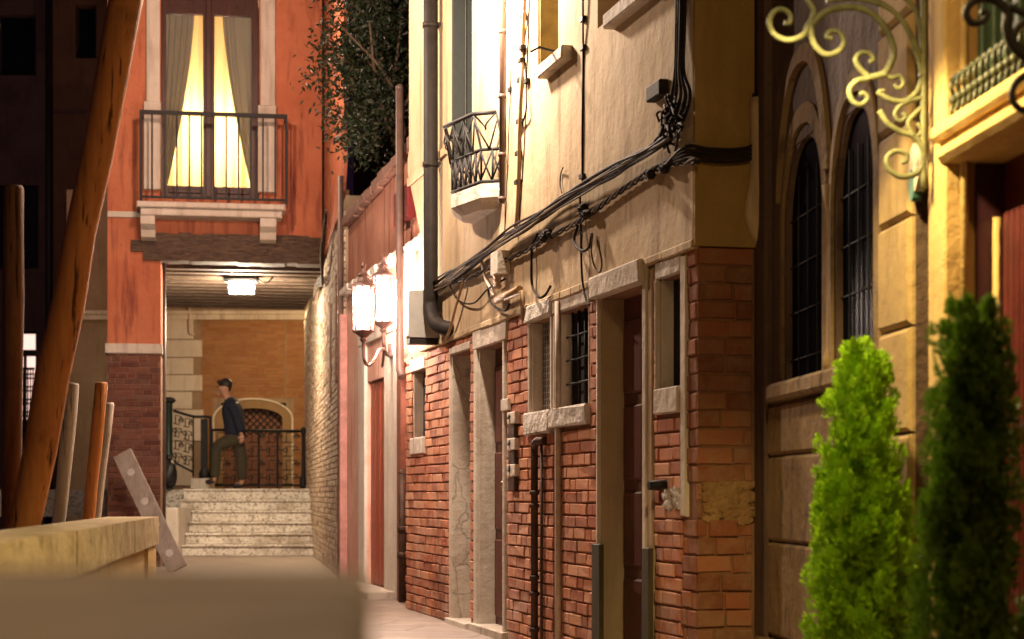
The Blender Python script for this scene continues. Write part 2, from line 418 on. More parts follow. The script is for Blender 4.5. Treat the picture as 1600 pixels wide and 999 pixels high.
# brick facing with openings cut wider where stone frames stand
bh = [(W1[0]-.0,W1[1]+.03,W1[2]-.12,W1[3]+.12), (D1[0]-.01,D1[1]+.01,-1,D1[3]+.06), (D2[0]-.10,D2[1]+.10,-1,D2[3]+.15),
      (W2[0]-.04,W2[1]+.04,W2[2]-.14,W2[3]+.14), (W3[0]-.05,W3[1]+.02,W3[2]-.12,W3[3]+.13), (D3[0]-.14,D3[1]+.04,-1,D3[3]+.2), (W4[0]-.05,W4[1]+.02,W4[2]-.13,W4[3]+.10),
      (M.S(876),M.S(868),-1,ZP), (M.S(1078),M.S(1068),.75,ZP)]
stain = (M.S(1068),M.S(1034),.83,.93)
MB().bricks(M, .19, SE, 0.0, ZP, bh+[stain], .0655, .215).build('brick_facing', M_['brick'], yh)
q = MB().bricks(M, .004, .185, 0.0, ZP, [(-.05,.12,.80,.98)], .079, .19, pro=.009)
q.bricks(E, -.012, .25, 0.0, ZP, [(.02,.25,.76,.97)], .079, .26, pro=.009, jit=.004)
q.build('corner_bricks', brick('painted_brick', [(.30,.105,.05),(.24,.08,.038),(.33,.125,.06),(.19,.065,.033),(.27,.11,.06)], (.30,.19,.11), .75), yh)
# worn ochre render patch on the corner and stone by the last window
def lumps(fr, a0, a1, z0, z1, n, r0, r1, d=0.012):
    m = MB()
    for _ in range(n):
        a, z, r = random.uniform(a0,a1), random.uniform(z0,z1), random.uniform(r0,r1)
        b = len(m.v); m.ball((0,0,0), r, 8)
        for i in range(b, len(m.v)):
            x, y, w = m.v[i]; m.v[i] = fr.W(a+x*1.7+random.uniform(-.003,.003), d+y*.16+random.uniform(-.002,.002), z+w*.8+random.uniform(-.003,.003))
    return m
lumps(E, .03, .235, .78, .955, 120, .012, .03, .006).build('worn_patch', plaster('worn_ochre_render', (.33,.20,.09), (.25,.14,.06), (.12,.06,.03), .8, .02, sc=8), yh)
lumps(M, stain[0]+.03, stain[1]-.03, .84, .925, 40, .012, .028).build('worn_patch', M_['rough_stone'], yh)
# upper plastered wall
fw = rect(M,707,744,720,-300,272); uw = rect(M,848,880,862,-260,105); uw2 = rect(M,942,1000,960,-330,42)
fw = (fw[0],fw[1],fw[2],M.Z(720,-95)); uw = (uw[0],uw[1],M.Z(862,104),M.Z(862,-120)); uw2 = (uw2[0],uw2[1],M.Z(950,14,.09),M.Z(965,-160))
S2 = M.S(657,.028); e_ = M.S(635,.05)-S2
MB().wall(M, 0.0, S2, ZP, 7.2, -.40, .028, [fw,uw,uw2]).build('upper_wall', M_['yellow'], yh)
MB().wall(E, -.027, .262, ZP, 7.2, -.08, .026).build('upper_end_wall', plaster('ochre_plaster', (.38,.25,.09), (.32,.20,.065), (.25,.14,.04), .5), yh)
# ragged lower edge of the plaster
m = MB(); a = 0.0
while a < S2-.02:
    l = random.uniform(.12,.35); b = min(a+l, S2)
    m.box(M, a, b, .004, .032+random.uniform(0,.004), ZP-random.uniform(.006,.014), ZP+.03, ch=.006, jit=.001); a = b
m.build('plaster_edge', M_['yellow'], yh)
# projecting upper storey at the far end (barbican)
SJ = M.S(632)
prof = [(S2,2.86),(S2+e_*.92,3.30),(S2+e_*1.0,3.34),(S2+e_*1.12,3.40),(S2+e_*1.12,3.50),(S2+e_,3.56),(S2+e_,7.2),(S2,7.2)]
MB().prism(M, prof, -.4, .029).build('jettied_bay', M_['yellow'], yh)
# string band on the upper wall
MB().box(M, M.S(705), S2+e_, .028, .045, M.Z(680,262), M.Z(680,250)).build('string_band', M_['yellow'], yh)
# French window and shutter
def window_fill(h, mat, d0, d1, name='shutter', parent=None, bars=None):
    return MB().box(M, h[0]+.002, h[1]-.002, d0, d1, h[2]+.002, h[3]-.002).build(name, mat, parent)
sh = MB()
sh.box(M, fw[0]+.01, fw[1]-.01, -.34, -.31, fw[2], fw[3])
w_ = fw[1]-fw[0]
for i in range(5):
    c = fw[0]+w_*(i+.5)/5; sh.box(M, c-.05, c+.05, -.31, -.29, fw[2]+.02, fw[3])
sh.build('window_shutter', M_['shutter'], yh)
sh = MB(); sh.box(M, fw[1]+.006, fw[1]+.05, .03, .05, fw[2]+.05, fw[3]-.05)
# far jamb leaf of dark shutter folded into the reveal
sh2 = MB()
for i in range(3):
    sh2.box(M, fw[1]-.045, fw[1]-.012-.004*i, -.28+.1*i, -.19+.1*i, fw[2]+.03, fw[3]-.03, ch=.006)
sh2.build('window_shutter', M_['shutter'], yh)
# upper windows
for h, nm in ((uw,'a'),(uw2,'b')):
    MB().box(M, h[0]+.003, h[1]-.003, -.33, -.29, h[2]+.003, h[3]-.003).build('window_pane', M_['dark_glass'], yh)
    sa = (M.S(885,.06),M.S(838,.09)) if nm == 'a' else (M.S(1010,.06),M.S(941,.09))
    sl = MB().box(M, sa[0], sa[1], .0, .09, h[2]-.075, h[2]-.004, ch=.008, jit=.003); sl.build('window_sill', M_['stone'], yh)
    hk = MB().tube([M.W(h[0]-.05,.05,h[2]+.01), M.W(h[0]-.05,.15,h[2]+.03), M.W(h[0]-.06,.20,h[2]+.0)], .007, 6); hk.build('shutter_hook', M_['iron'], yh)
jb = MB().box(M, uw[1]-.02, uw[1]-.003, -.288, .02, uw[2]+.004, uw[3]-.004); jb.build('window_reveal', simple('shaded_reveal', (.23,.17,.05), .9), yh)  # shade of the far jamb put into an olive-dark colour

# ground-floor frames, sills, lintels, doors
def frame_box(a0,a1,z0,z1,d0,d1,name,mat,ch=.006,jit=.002):
    return MB().box(M,a0,a1,d0,d1,z0,z1,ch=ch,jit=jit).build(name,mat,yh)
frame_box(W1[0]-.02,W1[1]+.06,W1[3]+.003,W1[3]+.10,-.01,.022,'lintel',M_['stone'])
frame_box(W1[0]-.02,W1[1]+.05,W1[2]-.13,W1[2]-.003,-.01,.028,'window_sill',M_['stone'])
frame_box(D1[0]-.02,D1[1]+.03,D1[3]+.003,D1[3]+.055,-.01,.02,'lintel',M_['stone'])
frame_box(D2[0]-.11,D2[1]+.10,D2[3]+.003,D2[3]+.14,-.01,.024,'lintel',M_['stone'])
frame_box(D2[0]-.055,D2[0]-.003,0,D2[3]+.001,-.01,.02,'door_jamb',M_['white_plaster'])
frame_box(D2[1]+.003,D2[1]+.075,0,D2[3]+.001,-.01,.024,'door_jamb',M_['white_plaster'])
frame_box(D1[1]+.003,D1[1]+.03,0,D1[3]+.001,-.01,.02,'door_jamb',M_['white_plaster'])
frame_box(D2[0]-.12,D2[1]+.10,-.02,.05,-.30,.05,'door_step',M_['stone'])
frame_box(D1[0]-.02,D1[1]+.04,-.02,.035,-.30,.05,'door_step',M_['stone'])
frame_box(W2[0]-.04,W2[1]+.05,W2[2]-.135,W2[2]-.003,-.01,.05,'window_sill',M_['rough_stone'],.01,.008)
frame_box(W2[0]-.04,W2[1]+.05,W2[3]+.003,W2[3]+.10,-.01,.045,'lintel',M_['rough_stone'],.012,.01)
frame_box(W2[0]-.035,W2[0]-.003,W2[2],W2[3],-.01,.028,'window_jamb',M_['white_plaster'])
frame_box(W2[1]+.003,W2[1]+.035,W2[2],W2[3],-.01,.022,'window_jamb',M_['white_plaster'])
frame_box(W3[0]-.05,W3[1]+.03,W3[2]-.11,W3[2]-.003,-.01,.045,'window_sill',M_['rough_stone'],.01,.008)
frame_box(W3[0]-.06,W3[1]+.04,W3[3]+.003,W3[3]+.12,-.01,.026,'lintel',M_['stone'])
frame_box(W3[1]+.003,W3[1]+.03,W3[2],W3[3],-.01,.022,'window_jamb',M_['white_plaster'])
frame_box(D3[0]-.03,D3[1]+.05,D3[3]+.003,min(D3[3]+.20,ZP+.03),-.01,.058,'lintel',M_['stone'],.008,.003)
frame_box(D3[1]+.003,D3[1]+.035,0,D3[3]+.001,-.01,.022,'door_jamb',M_['white_plaster'])
frame_box(D3[0]-.055,D3[0]-.003,0,D3[3]+.10,-.01,.026,'door_jamb',M_['white_plaster'])
frame_box(D3[0]-.125,D3[0]-.06,0,D3[3]+.06,-.01,.018,'door_jamb',plaster('buff_render', (.46,.34,.22), (.38,.27,.16), (.2,.13,.08), .6))
frame_box(W4[0]-.02,W4[1]+.03,W4[2]-.12,W4[2]-.003,-.01,.03,'window_sill',M_['stone'])
frame_box(W4[0]-.03,W4[1]+.03,W4[3]+.003,min(W4[3]+.10,ZP-.01),-.01,.022,'lintel',M_['rough_stone'])
frame_box(W4[1]+.003,W4[1]+.025,W4[2],W4[3],-.01,.026,'window_jamb',M_['white_plaster'])
frame_box(M.S(1077),M.S(1069),.80,ZP-.02,-.01,.02,'mortar_strip',M_['white_plaster'])
# reveals are plastered pale: thin linings on the far jambs
def lining(h, mat, dep=-.36):
    MB().box(M, h[1]-.016, h[1]-.0005, dep, .004, h[2]+.001, h[3]-.001, ch=.003, jit=.002).build('reveal_lining', mat, yh)
    MB().box(M, h[0]+.0005, h[0]+.01, dep, .003, h[2]+.001, h[3]-.001).build('reveal_lining', mat, yh)
lining(D1, M_['cracked'], -.40); lining(D2, M_['white_plaster'], -.12); lining(W1, M_['white_plaster'], -.08)
lining(W2, M_['white_plaster'], -.075); lining(W3, M_['stone'], -.09); lining(D3, plaster('buff_reveal', (.44,.34,.22), (.38,.28,.17), (.24,.16,.10), .4), -.13); lining(W4, M_['white_plaster'], -.065)
def door(h, d, mat, panels, knob=None):
    dm = MB().box(M, h[0]+.002, h[1]-.002, d-.05, d, h[2]+.01, h[3]-.002)
    w = h[1]-h[0]
    for i in range(panels):
        z0 = .1+(h[3]-.15)*i/panels; z1 = .1+(h[3]-.15)*(i+1)/panels-.06
        for f0, f1 in ((.06,.47),(.53,.94)):
            dm.box(M, h[0]+w*f0, h[0]+w*f1, d-.005, d+.014, z0, z1, ch=.01)
    o = dm.build('door', mat, yh)
    if knob:
        kb = MB(); p = Vector(M.W(h[0]+w*.35, d+.05, knob)); kb.ball(p, .028, 10); kb.tube([Vector(M.W(h[0]+w*.35, d, knob)), p], .010, 8); kb.build('knob', M_['brass'], o)
    return o
door(D1, -.36, M_['door_wood'], 3); door(D2, -.105, M_['door_wood'], 3, .96); door(D3, -.115, M_['door_wood'], 4)
# small windows: dark panes, grilles
for h, d in ((W1,-.07),(W2,-.062),(W3,-.08),(W4,-.055)):
    wn = MB().box(M, h[0]+.002, h[1]-.002, d-.04, d, h[2]+.002, h[3]-.002).build('window', M_['black'], yh)
    g = MB()
    if h is W2:
        for i in range(1,14): z = h[2]+(h[3]-h[2])*i/14; g.box(M, h[0]+.004, h[1]-.02, d+.003, d+.007, z-.003, z+.003)
        for i in range(1,12): a = h[0]+(h[1]-h[0])*i/12; g.box(M, a-.003, a+.003, d+.007, d+.011, h[2], h[3])
        g.build('mesh_screen', M_['box_grey'], wn)
    elif h is W3:
        for i in range(1,5): a = h[0]+(h[1]-h[0])*i/5; g.tube([M.W(a,d+.03,h[2]),M.W(a,d+.03,h[3])], .008, 6)
        for i in range(1,4): z = h[2]+(h[3]-h[2])*i/4; g.tube([M.W(h[0],d+.035,z),M.W(h[1],d+.035,z)], .006, 6)
        g.build('window_bars', M_['iron'], wn)
# balcony
A0 = M.S(793)
foot = [(A0-.01,.02),(A0+.08,.15),(A0+.52,.24),(A0+.84,.15),(A0+.92,.02)]
zb0, zb1 = M.Z(745,322,.15), M.Z(745,292,.15)
def inset(pts, k):
    ca = sum(p[0] for p in pts)/len(pts); return [(ca+(a-ca)*k, .02+(d-.02)*k) for a, d in pts]
m = MB(); n = len(foot)
rings = [(inset(foot,.72), zb0-.02),(inset(foot,.93), zb0+.02),(foot, zb0+.035),(foot, zb1)]
vs = [M.W(a,d,z) for ring, z in rings for a, d in ring]
m.add(vs, [tuple(range(n)), tuple(range(3*n,4*n))]+[(r*n+i, r*n+(i+1)%n, (r+1)*n+(i+1)%n, (r+1)*n+i) for r in range(3) for i in range(n)])
m.build('balcony_slab', M_['stone'], yh)
zr2 = M.Z(745,172,.2); zr1 = M.Z(745,228,.2)
rail = MB(); ins = inset(foot,.96)
def along(pts, n):
    L = [0]
    for p, q in zip(pts, pts[1:]): L.append(L[-1]+math.hypot(q[0]-p[0], q[1]-p[1]))
    out = []
    for i in range(n+1):
        t = L[-1]*i/n; k = 0
        while k < len(L)-2 and L[k+1] < t: k += 1
        f = (t-L[k])/(L[k+1]-L[k]); out.append((pts[k][0]+(pts[k+1][0]-pts[k][0])*f, pts[k][1]+(pts[k+1][1]-pts[k][1])*f))
    return out
bul = lambda z: .045*math.sin(PI*max(0,min(1,(z-zb1)/(zr2-zb1))))
for z, r in ((zb1+.015,.012),(zr1,.011),(zr2,.014)):
    rail.tube([M.W(a,d+ (0.05 if z==zr2 else 0),z) for a, d in ins], r, 6)
pp = along(ins, 14)
for i, (a, d) in enumerate(pp):
    rail.tube([M.W(a,d,zb1), M.W(a,d,zr1), M.W(a,d+.025,(zr1+zr2)/2), M.W(a,d+.05,zr2)] if i % 2 == 0 else [M.W(a,d,zb1), M.W(a,d,zr1)], .008, 6)
for i in range(14):
    a, d = pp[i]; b, e = pp[i+1]; c = ((a+b)/2, (d+e)/2)
    rail.tube([M.W(a,d+.004,zb1+.02), M.W(c[0],c[1]+.006,(zb1+zr1)/2), M.W(b,e+.004,zr1-.01)], .006, 5)
    rail.tube([M.W(b,e+.004,zb1+.02), M.W(c[0],c[1]+.006,(zb1+zr1)/2), M.W(a,d+.004,zr1-.01)], .006, 5)
    if i % 2 == 0 and i+2 < len(pp):
        b, e = pp[i+2]; m_ = pp[i+1]
        rail.tube(spline([M.W(a,d+.05,zr2), M.W(a*.8+m_[0]*.2,m_[1]+.047,zr2-.07), M.W(m_[0],m_[1]+.044,zr2-.10), M.W(b*.8+m_[0]*.2,m_[1]+.047,zr2-.07), M.W(b,e+.05,zr2)],4), .006, 5)
        rail.tube([M.W(a,d+.045,zr2-.05), M.W(m_[0],m_[1]+.02,zr1)], .006, 5)
        rail.tube([M.W(b,e+.045,zr2-.05), M.W(m_[0],m_[1]+.02,zr1)], .006, 5)
rail.build('balcony_railing', M_['iron'], yh)
# pipes fixed to the house
dp = MB(); s0 = M.S(673,.1)
zt, zb = 7.0, M.Z(673,475,.1)
pts = [M.W(s0,.10,zt), M.W(s0,.10,zb+.12)]+spline([M.W(s0,.10,zb+.06), M.W(s0,.10,zb-.02), M.W(s0-.10,.09,zb-.14), M.W(s0-.30,.05,zb-.20), M.W(s0-.42,-.02,zb-.21)],5)
dp.tube(pts, .052, 14)
for y in (40,258):
    z = M.Z(673,y,.1); dp.tube([M.W(s0,.10,z-.018), M.W(s0,.10,z+.018)], .06, 14); dp.tube([M.W(s0-.07,.05,z), M.W(s0+.07,.05,z)], .012, 6)
dp.build('drainpipe', M_['pipe'], yh)
p2 = MB(); s0 = M.S(788,.04); p2.tube([M.W(s0,.055,7.0), M.W(s0,.055,M.Z(788,325))], .017, 8)
for y in (60,160,250,318): z = M.Z(788,y); p2.tube([M.W(s0,.055,z-.012),M.W(s0,.055,z+.012)], .024, 8)
p2.build('thin_pipe', M_['pipe_pale'], yh)
p3 = MB(); p3.tube([M.W(M.S(835,.05),.05,0), M.W(M.S(835,.05),.05,M.Z(835,706))]+spline([M.W(M.S(835,.05),.05,M.Z(835,702)), M.W(M.S(839,.05),.055,M.Z(838,692)), M.W(M.S(846,.05),.03,M.Z(846,690))],4), .022, 10)
for y in (770,790,900,925,980): z = M.Z(835,y); p3.tube([M.W(M.S(835,.05),.05,z-.012), M.W(M.S(835,.05),.05,z+.012)], .03, 10)
p3.build('gas_pipe', M_['copper'], yh)
MB().tube([M.W(M.S(846,.03),.03,0), M.W(M.S(846,.03),.03,M.Z(846,694))], .009, 6).build('thin_pipe', M_['copper'], yh)
p4 = MB(); x = M.S(872,.03)
p4.tube([M.W(x,.03,z) for z in (0,.4,.8,1.2,1.6,ZP-.02)], .018, 8); p4.build('white_conduit', M_['white_pipe'], yh)
MB().tube([M.W(M.S(1046),.0,M.Z(1046,757)), M.W(M.S(1046),.10,M.Z(1046,757)-.006)], .022, 10).build('spout', M_['iron'], yh)
for x0, x1, y in ((924,938,850),(1002,1015,856)):
    MB().box(M, M.S(x1,.04), M.S(x0,.04)-.02, .022, .046, 0, M.Z((x0+x1)/2,y,.04), ch=.004).build('flood_barrier_post', M_['flood'], yh)
# grey meter box under the downpipe
sbx = M.px(648,450,.02); 
bx = MB().box(M, M.S(692), M.S(692)+.13, .03, .25, M.Z(692,528), M.Z(692,455), ch=.012); bo = bx.build('meter_box', M_['box_grey'], yh)
MB().box(M, M.S(692)+.01, M.S(692)+.12, .03, .24, M.Z(692,538), M.Z(692,529)).build('box_base', M_['pipe'], bo)
# letterboxes beside the second door
for k, y in enumerate((653,693,733)):
    b = MB().box(M, M.S(803,.04), M.S(794,.04), .012, .04, M.Z(793,y+34), M.Z(793,y+13), ch=.003).build('letterbox', M_['copper'], yh)
    MB().box(M, M.S(804,.045), M.S(792,.045), .012, .045, M.Z(793,y+12), M.Z(793,y-6), ch=.004).build('letterbox_frame', M_['stone'], b)
    MB().tube([M.W(M.S(796,.045),.044,M.Z(796,y)), M.W(M.S(796,.045),.05,M.Z(790,y))], .022, 12).build('bell_hole', M_['black'], b)
MB().box(M, M.S(801), M.S(790), .012, .032, M.Z(795,642), M.Z(795,624), ch=.003).build('name_plate', M_['white_plaster'], yh)
# small junction box, insulator and brackets under the cables
MB().box(M, M.S(792,.05), M.S(781,.05), .03, .11, M.Z(787,430,.05), M.Z(787,394,.05), ch=.005).build('junction_box', M_['white_plaster'], yh)
MB().lathe(M.wp(777,452,.08), [(.02,-.0),(.028,.02),(.02,.03),(.03,.05),(.02,.06),(.03,.085),(.015,.10)], 12).build('insulator', M_['white_pipe'], yh)
cb = MB(); cb.tube([M.wp(776,470,.06), M.wp(812,452,.06)], .022, 10); cb.tube([M.wp(790,468,.06), M.wp(816,456,.06), M.wp(816,500,.05)], .012, 8)
cb.build('conduit_bracket', M_['conduit'], yh)
bxx = MB().box(M, M.S(1038,.05), M.S(1017,.05), .03, .075, M.Z(1027,150,.07), M.Z(1027,126,.07), ch=.006).build('junction_box', M_['cable'], yh)
# end-wall downpipe (plaster lump, dark pipe)
ep = MB(); sx = .262; ep.tube([E.W(sx+.012,.05,7.0), E.W(sx+.012,.05,2.62)], .034, 10)
ep.tube([E.W(sx+.012,.05,2.64), E.W(sx+.012,.05,2.58)], .045, 10); ep.build('end_downpipe', M_['pipe'], yh)
ep = MB(); ep.tube(spline([E.W(sx+.0,.05,2.62), E.W(sx+.0,.055,2.3), E.W(sx-.02,.05,2.12), E.W(sx+.06,.02,1.96)],6), [.045]*12+[.05]*7, 10); ep.build('plastered_pipe', M_['yellow'], yh)

# ------------------------------------------------------------------ cables
def strand(pts, d, r, wob=.012, n=6, m=None, sub=5):
    m = m or MB()
    k = wob*300
    W_ = [M.wp(x+(random.uniform(-k,k)*.3 if 0 < i < len(pts)-1 else 0), y+random.uniform(-k,k), d+random.uniform(-.006,.016)) for i, (x, y) in enumerate(pts)]
    return m.tube(spline(W_, 7), r, n)
main = [(652,470),(688,446),(720,422),(760,396),(800,366),(850,335),(905,298),(960,268),(1010,240),(1050,212)]
cbn = thing('cable_bundle', M.W(3,.05,2.3), 'thick bundle of black and dusty cables rising along the ochre wall', 'cables')
for k in range(17):
    off = random.uniform(-11,9); r = random.choice((.004,.005,.006,.007,.0085))
    mm_ = main if k % 2 else [((a[0]+b[0])/2,(a[1]+b[1])/2) for a, b in zip(main, main[1:])]
    mm_ = mm_ if k % 2 else [main[0]]+mm_+[main[-1]]
    pts = [(x, y+off*(.35+.65*random.random())) for x, y in mm_]
    strand(pts, .05+random.uniform(0,.03), r, .016).build('cable', M_['cable'] if k % 3 else M_['cable_pale'], cbn)
low = [(655,470),(690,446),(730,436),(775,414),(822,392),(868,366),(915,340),(960,306),(1005,276),(1040,258),(1090,252)]
cb2 = thing('twisted_cable', M.W(3,.05,2.15), 'twisted sagging cable with dark splices running below the thick bundle', 'cable')
cen = spline([M.wp(x,y,.055) for x,y in low], 12)
for ph in range(3):
    pts = []
    for i, p in enumerate(cen):
        t = i*.75+ph*2.1; pts.append(Vector(p)+Vector(M.n).to_3d()*(.008*math.cos(t))+Vector((0,0,.011*math.sin(t))))
    MB().tube(pts, .0062, 6).build('cable', M_['cable'] if ph else M_['cable_pale'], cb2)
for (x,y) in ((848,372),(916,333),(1015,272),(1038,262),(855,366),(910,326)):
    m = MB()
    for _ in range(13):
        c = Vector(M.wp(x+random.uniform(-4,4), y+random.uniform(-4,4), .06+random.uniform(-.01,.02))); m.ball(c, random.uniform(.015,.026), 7, (1,1.2,.8))
    m.build('splice', M_['cable'], cb2)
# heavy cable along the end wall
ce = thing('end_wall_cable', E.W(.1,.05,2.4), 'heavy dark cables bending round the house corner to the downpipe', 'cable')
for k in range(4):
    dz = k*.018-.02
    MB().tube(spline([M.wp(1040,258,.06+k*.006), M.W(.0,.06,2.37+dz), E.W(.03,.055,2.355+dz), E.W(.16,.055,2.36+dz), E.W(.245,.06,2.39+dz), E.W(.285,.06,2.46+dz), E.W(.295,.05,2.75), E.W(.295,.05,3.6)],6), .008, 6).build('cable', M_['cable'], ce)
# riser cables
rc = thing('riser_cable', M.W(.3,.05,2.9), 'black cables dropping from above into a tangle beside the dark junction box', 'cable')
for k in range(5):
    x = 1057+k*3.2
    strand([(x+2,-140),(x+1,-40),(x,40),(x-2,110),(x-8+4*k,150),(1040+6*k,190),(1052-4*k,205)], .05, .009, .006).build('cable', M_['cable'], rc)
tg = MB()
for _ in range(26):
    x, y = random.uniform(1030,1062), random.uniform(150,210)
    tg.tube(spline([M.wp(x,y,.06), M.wp(x+random.uniform(-14,14),y+random.uniform(-8,25),.06+random.uniform(0,.05)), M.wp(x+random.uniform(-14,14),y+random.uniform(10,35),.05)],4), .006, 5)
tg.build('cable_tangle', M_['cable'], rc)
def single(name, label, pts, d, r, mat, wob=.004, clips=()):
    o = strand(pts, d, r, wob).build(name, mat); tag(o, label, 'cable')
    return o
def cable_thing(name, label, pts, d, r, mat, clips, wob=.003):
    t = thing(name, M.wp(*pts[-1], d), label, 'cable')
    strand(pts, d, r, wob).build('cable', mat, t)
    for x, y in clips:
        MB().box(M, M.S(x,d)-.03, M.S(x,d)+.03, .026, d+r+.006, M.Z(x,y,d)-.012, M.Z(x,y,d)+.012).build('clip', M_['pipe'], t)
    return t
cable_thing('wall_cable', 'ochre clipped conduit running down right of the balcony', [(820,-150),(819,0),(817,70),(815,130),(812,200),(811,260),(809,320),(806,356)], .04, .014, M_['conduit'], [(818,25),(817,75),(816,95),(814,125),(813,190),(811,240),(810,285)])
cable_thing('wall_cable', 'thin slack brown wire hanging between the conduit and the upper window', [(829,-120),(827,20),(824,90),(822,140),(822,172),(813,205),(812,240)], .04, .006, M_['cable'], [(823,127)])
cable_thing('wall_cable', 'thin straight wire dropping between the two upper windows', [(912,-150),(911,0),(911,100),(910,200),(910,288)], .035, .006, M_['cable'], [(911,30),(911,75),(910,276)])
cable_thing('wall_cable', 'fine pale wire close beside the thin grey pipe by the balcony', [(800,-150),(798,100),(795,200),(792,300),(788,372)], .032, .004, M_['cable'], [(797,140)])
single('hanging_cable', 'long black cable loop hanging below the bundle above the small windows', [(840,366),(832,385),(830,420),(832,448),(842,464),(852,462),(860,448)], .05, .008, M_['cable'])
single('hanging_cable', 'cable loop hanging under the dark splice near the stone lintel', [(903,352),(897,372),(900,386),(910,392),(920,386),(925,366)], .05, .008, M_['cable'])
single('hanging_cable', 'straight black wire dropping from the bundle to the middle barred window', [(906,300),(907,340),(908,400),(910,440),(916,470),(921,476)], .05, .006, M_['cable'])
single('hanging_cable', 'pale thin loop hanging just above the big stone door lintel', [(926,366),(924,395),(930,418),(938,424),(940,408),(933,375)], .045, .005, M_['cable_pale'])
single('hanging_cable', 'pale cable drooping from the white junction box towards the small insulator', [(752,404),(757,432),(766,452),(772,462)], .05, .010, M_['white_pipe'])
single('hanging_cable', 'dark curved cable slung beneath the small insulator', [(762,446),(766,470),(776,482),(790,486),(796,474)], .05, .008, M_['cable'])
single('hanging_cable', 'slack wires drooping right of the big drainpipe elbow', [(700,438),(715,468),(740,474),(762,452),(790,436)], .05, .006, M_['cable'])
single('hanging_cable', 'ochre cables bowing down beside the big drainpipe elbow', [(728,424),(722,445),(712,480),(704,512),(696,534)], .05, .010, M_['conduit'])
single('hanging_cable', 'small hooked wire sticking up above the cable bundle', [(880,262),(876,272),(875,290),(878,302)], .04, .004, M_['cable'])

# ------------------------------------------------------------------ pink garden wall with lantern
pw = thing('garden_wall', PW.W(0,-.2,0), 'pink plastered garden wall with a red door under the twin lantern', 'wall')
L0, L1 = -2.4, PW.S(541)
dh = (PW.S(605), PW.S(574), -.01, 1.95)
wh = (PW.S(572), PW.S(556), .16, 2.02)
ztop = 3.15
ledge = 2.89
MB().wall(PW, L0, L1, -.05, ledge, -.3, 0, [dh]).build('lower_wall', M_['pink'], pw)
zc_ = lambda a: 3.60+.20*(L1-a)/(L1-L0)
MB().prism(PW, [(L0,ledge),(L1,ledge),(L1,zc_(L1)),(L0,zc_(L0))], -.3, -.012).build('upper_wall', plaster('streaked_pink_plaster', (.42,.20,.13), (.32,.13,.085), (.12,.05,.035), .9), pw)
cp = MB(); a = L0
while a < L1:
    b = min(a+random.uniform(.28,.4), L1); cp.box(PW, a+.004, b-.004, -.33, .05, zc_(b)-.02+random.uniform(-.01,.01), zc_(a)+.07+random.uniform(-.01,.015), ch=.012, jit=.006); a = b
cp.build('coping', simple('shaded_tile', (.22,.11,.075), .9), pw)  # pink-brown tile darkened to hold the shadow along the wall top
lg = MB(); a = L0
while a < L1:
    b = min(a+random.uniform(.1,.22), L1); lg.box(PW, a+.002, b-.002, -.01, .07+random.uniform(0,.02), ledge+random.uniform(-.01,.01), ledge+.05+random.uniform(0,.02), ch=.01, jit=.006); a = b
lg.build('tile_ledge', M_['stone'], pw)
MB().box(PW, dh[1]+.003, dh[1]+.34, -.01, .03, 0, 2.3, ch=.006).build('door_frame', M_['stone'], pw)
MB().box(PW, dh[0]-.62, dh[0]-.003, -.01, .03, 0, 2.3, ch=.006).build('door_frame', M_['white_plaster'], pw)
MB().box(PW, dh[0]-.62, dh[1]+.34, -.01, .034, 2.303, 2.42, ch=.006).build('door_frame', M_['stone'], pw)
MB().box(PW, dh[0]-.55, dh[1]+.25, .0, .28, 0, .06, ch=.008).build('threshold', M_['stone'], pw)
dr = MB().box(PW, dh[0]+.004, dh[1]-.004, -.10, -.05, .04, dh[3]-.003)
wdt = (dh[1]-dh[0])/4
for i in range(4): dr.box(PW, dh[0]+wdt*i+.012, dh[0]+wdt*(i+1)-.012, -.052, -.03, .06, dh[3]-.02, ch=.006)
dr.build('door', simple('red_painted_door', (.34,.07,.03), .5), pw)
# pale corner post and thin pipe at the far end
MB().box(PW, L1-.10, L1+.0, .005, .08, 0, 2.7, ch=.006).build('corner_post', simple('rose_paint', (.5,.24,.2), .7), pw)
gp = MB(); s_ = PW.S(625,.10); gp.tube([PW.W(s_,.10,PW.Z(625,142,.1)+.02), PW.W(s_,.10,PW.Z(625,560,.1)), PW.W(s_,.10,PW.Z(625,578,.1)), PW.W(s_-.05,.09,PW.Z(625,590,.1))], .035, 10)
gp.ball(PW.W(s_,.10,PW.Z(625,142,.1)+.02), .037, 10); gp.build('downpipe', M_['pipe_pale'], pw)
gp = MB(); gp.tube([PW.W(PW.S(629,.06),.06,0), PW.W(PW.S(629,.06),.06,PW.Z(629,740,.06))], .035, 10); gp.ball(PW.W(PW.S(629,.06),.06,PW.Z(629,740,.06)), .037, 10)
for y in (830,870): gp.tube([PW.W(PW.S(629,.06),.06,PW.Z(629,y)), PW.W(PW.S(629,.06),.06,PW.Z(629,y)+.05)], .045, 10)
gp.build('standpipe', M_['copper'], pw)
MB().box(PW, PW.S(637), PW.S(631), .01, .06, 0, 2.0).build('corner_board', simple('brown_board', (.22,.07,.04), .6), pw)
MB().box(PW, PW.S(637,.06), PW.S(615,.06), .0, .06, PW.Z(626,356), PW.Z(626,304), ch=.006).build('red_hatch', simple('dark_red_hatch', (.16,.018,.018), .5), pw)

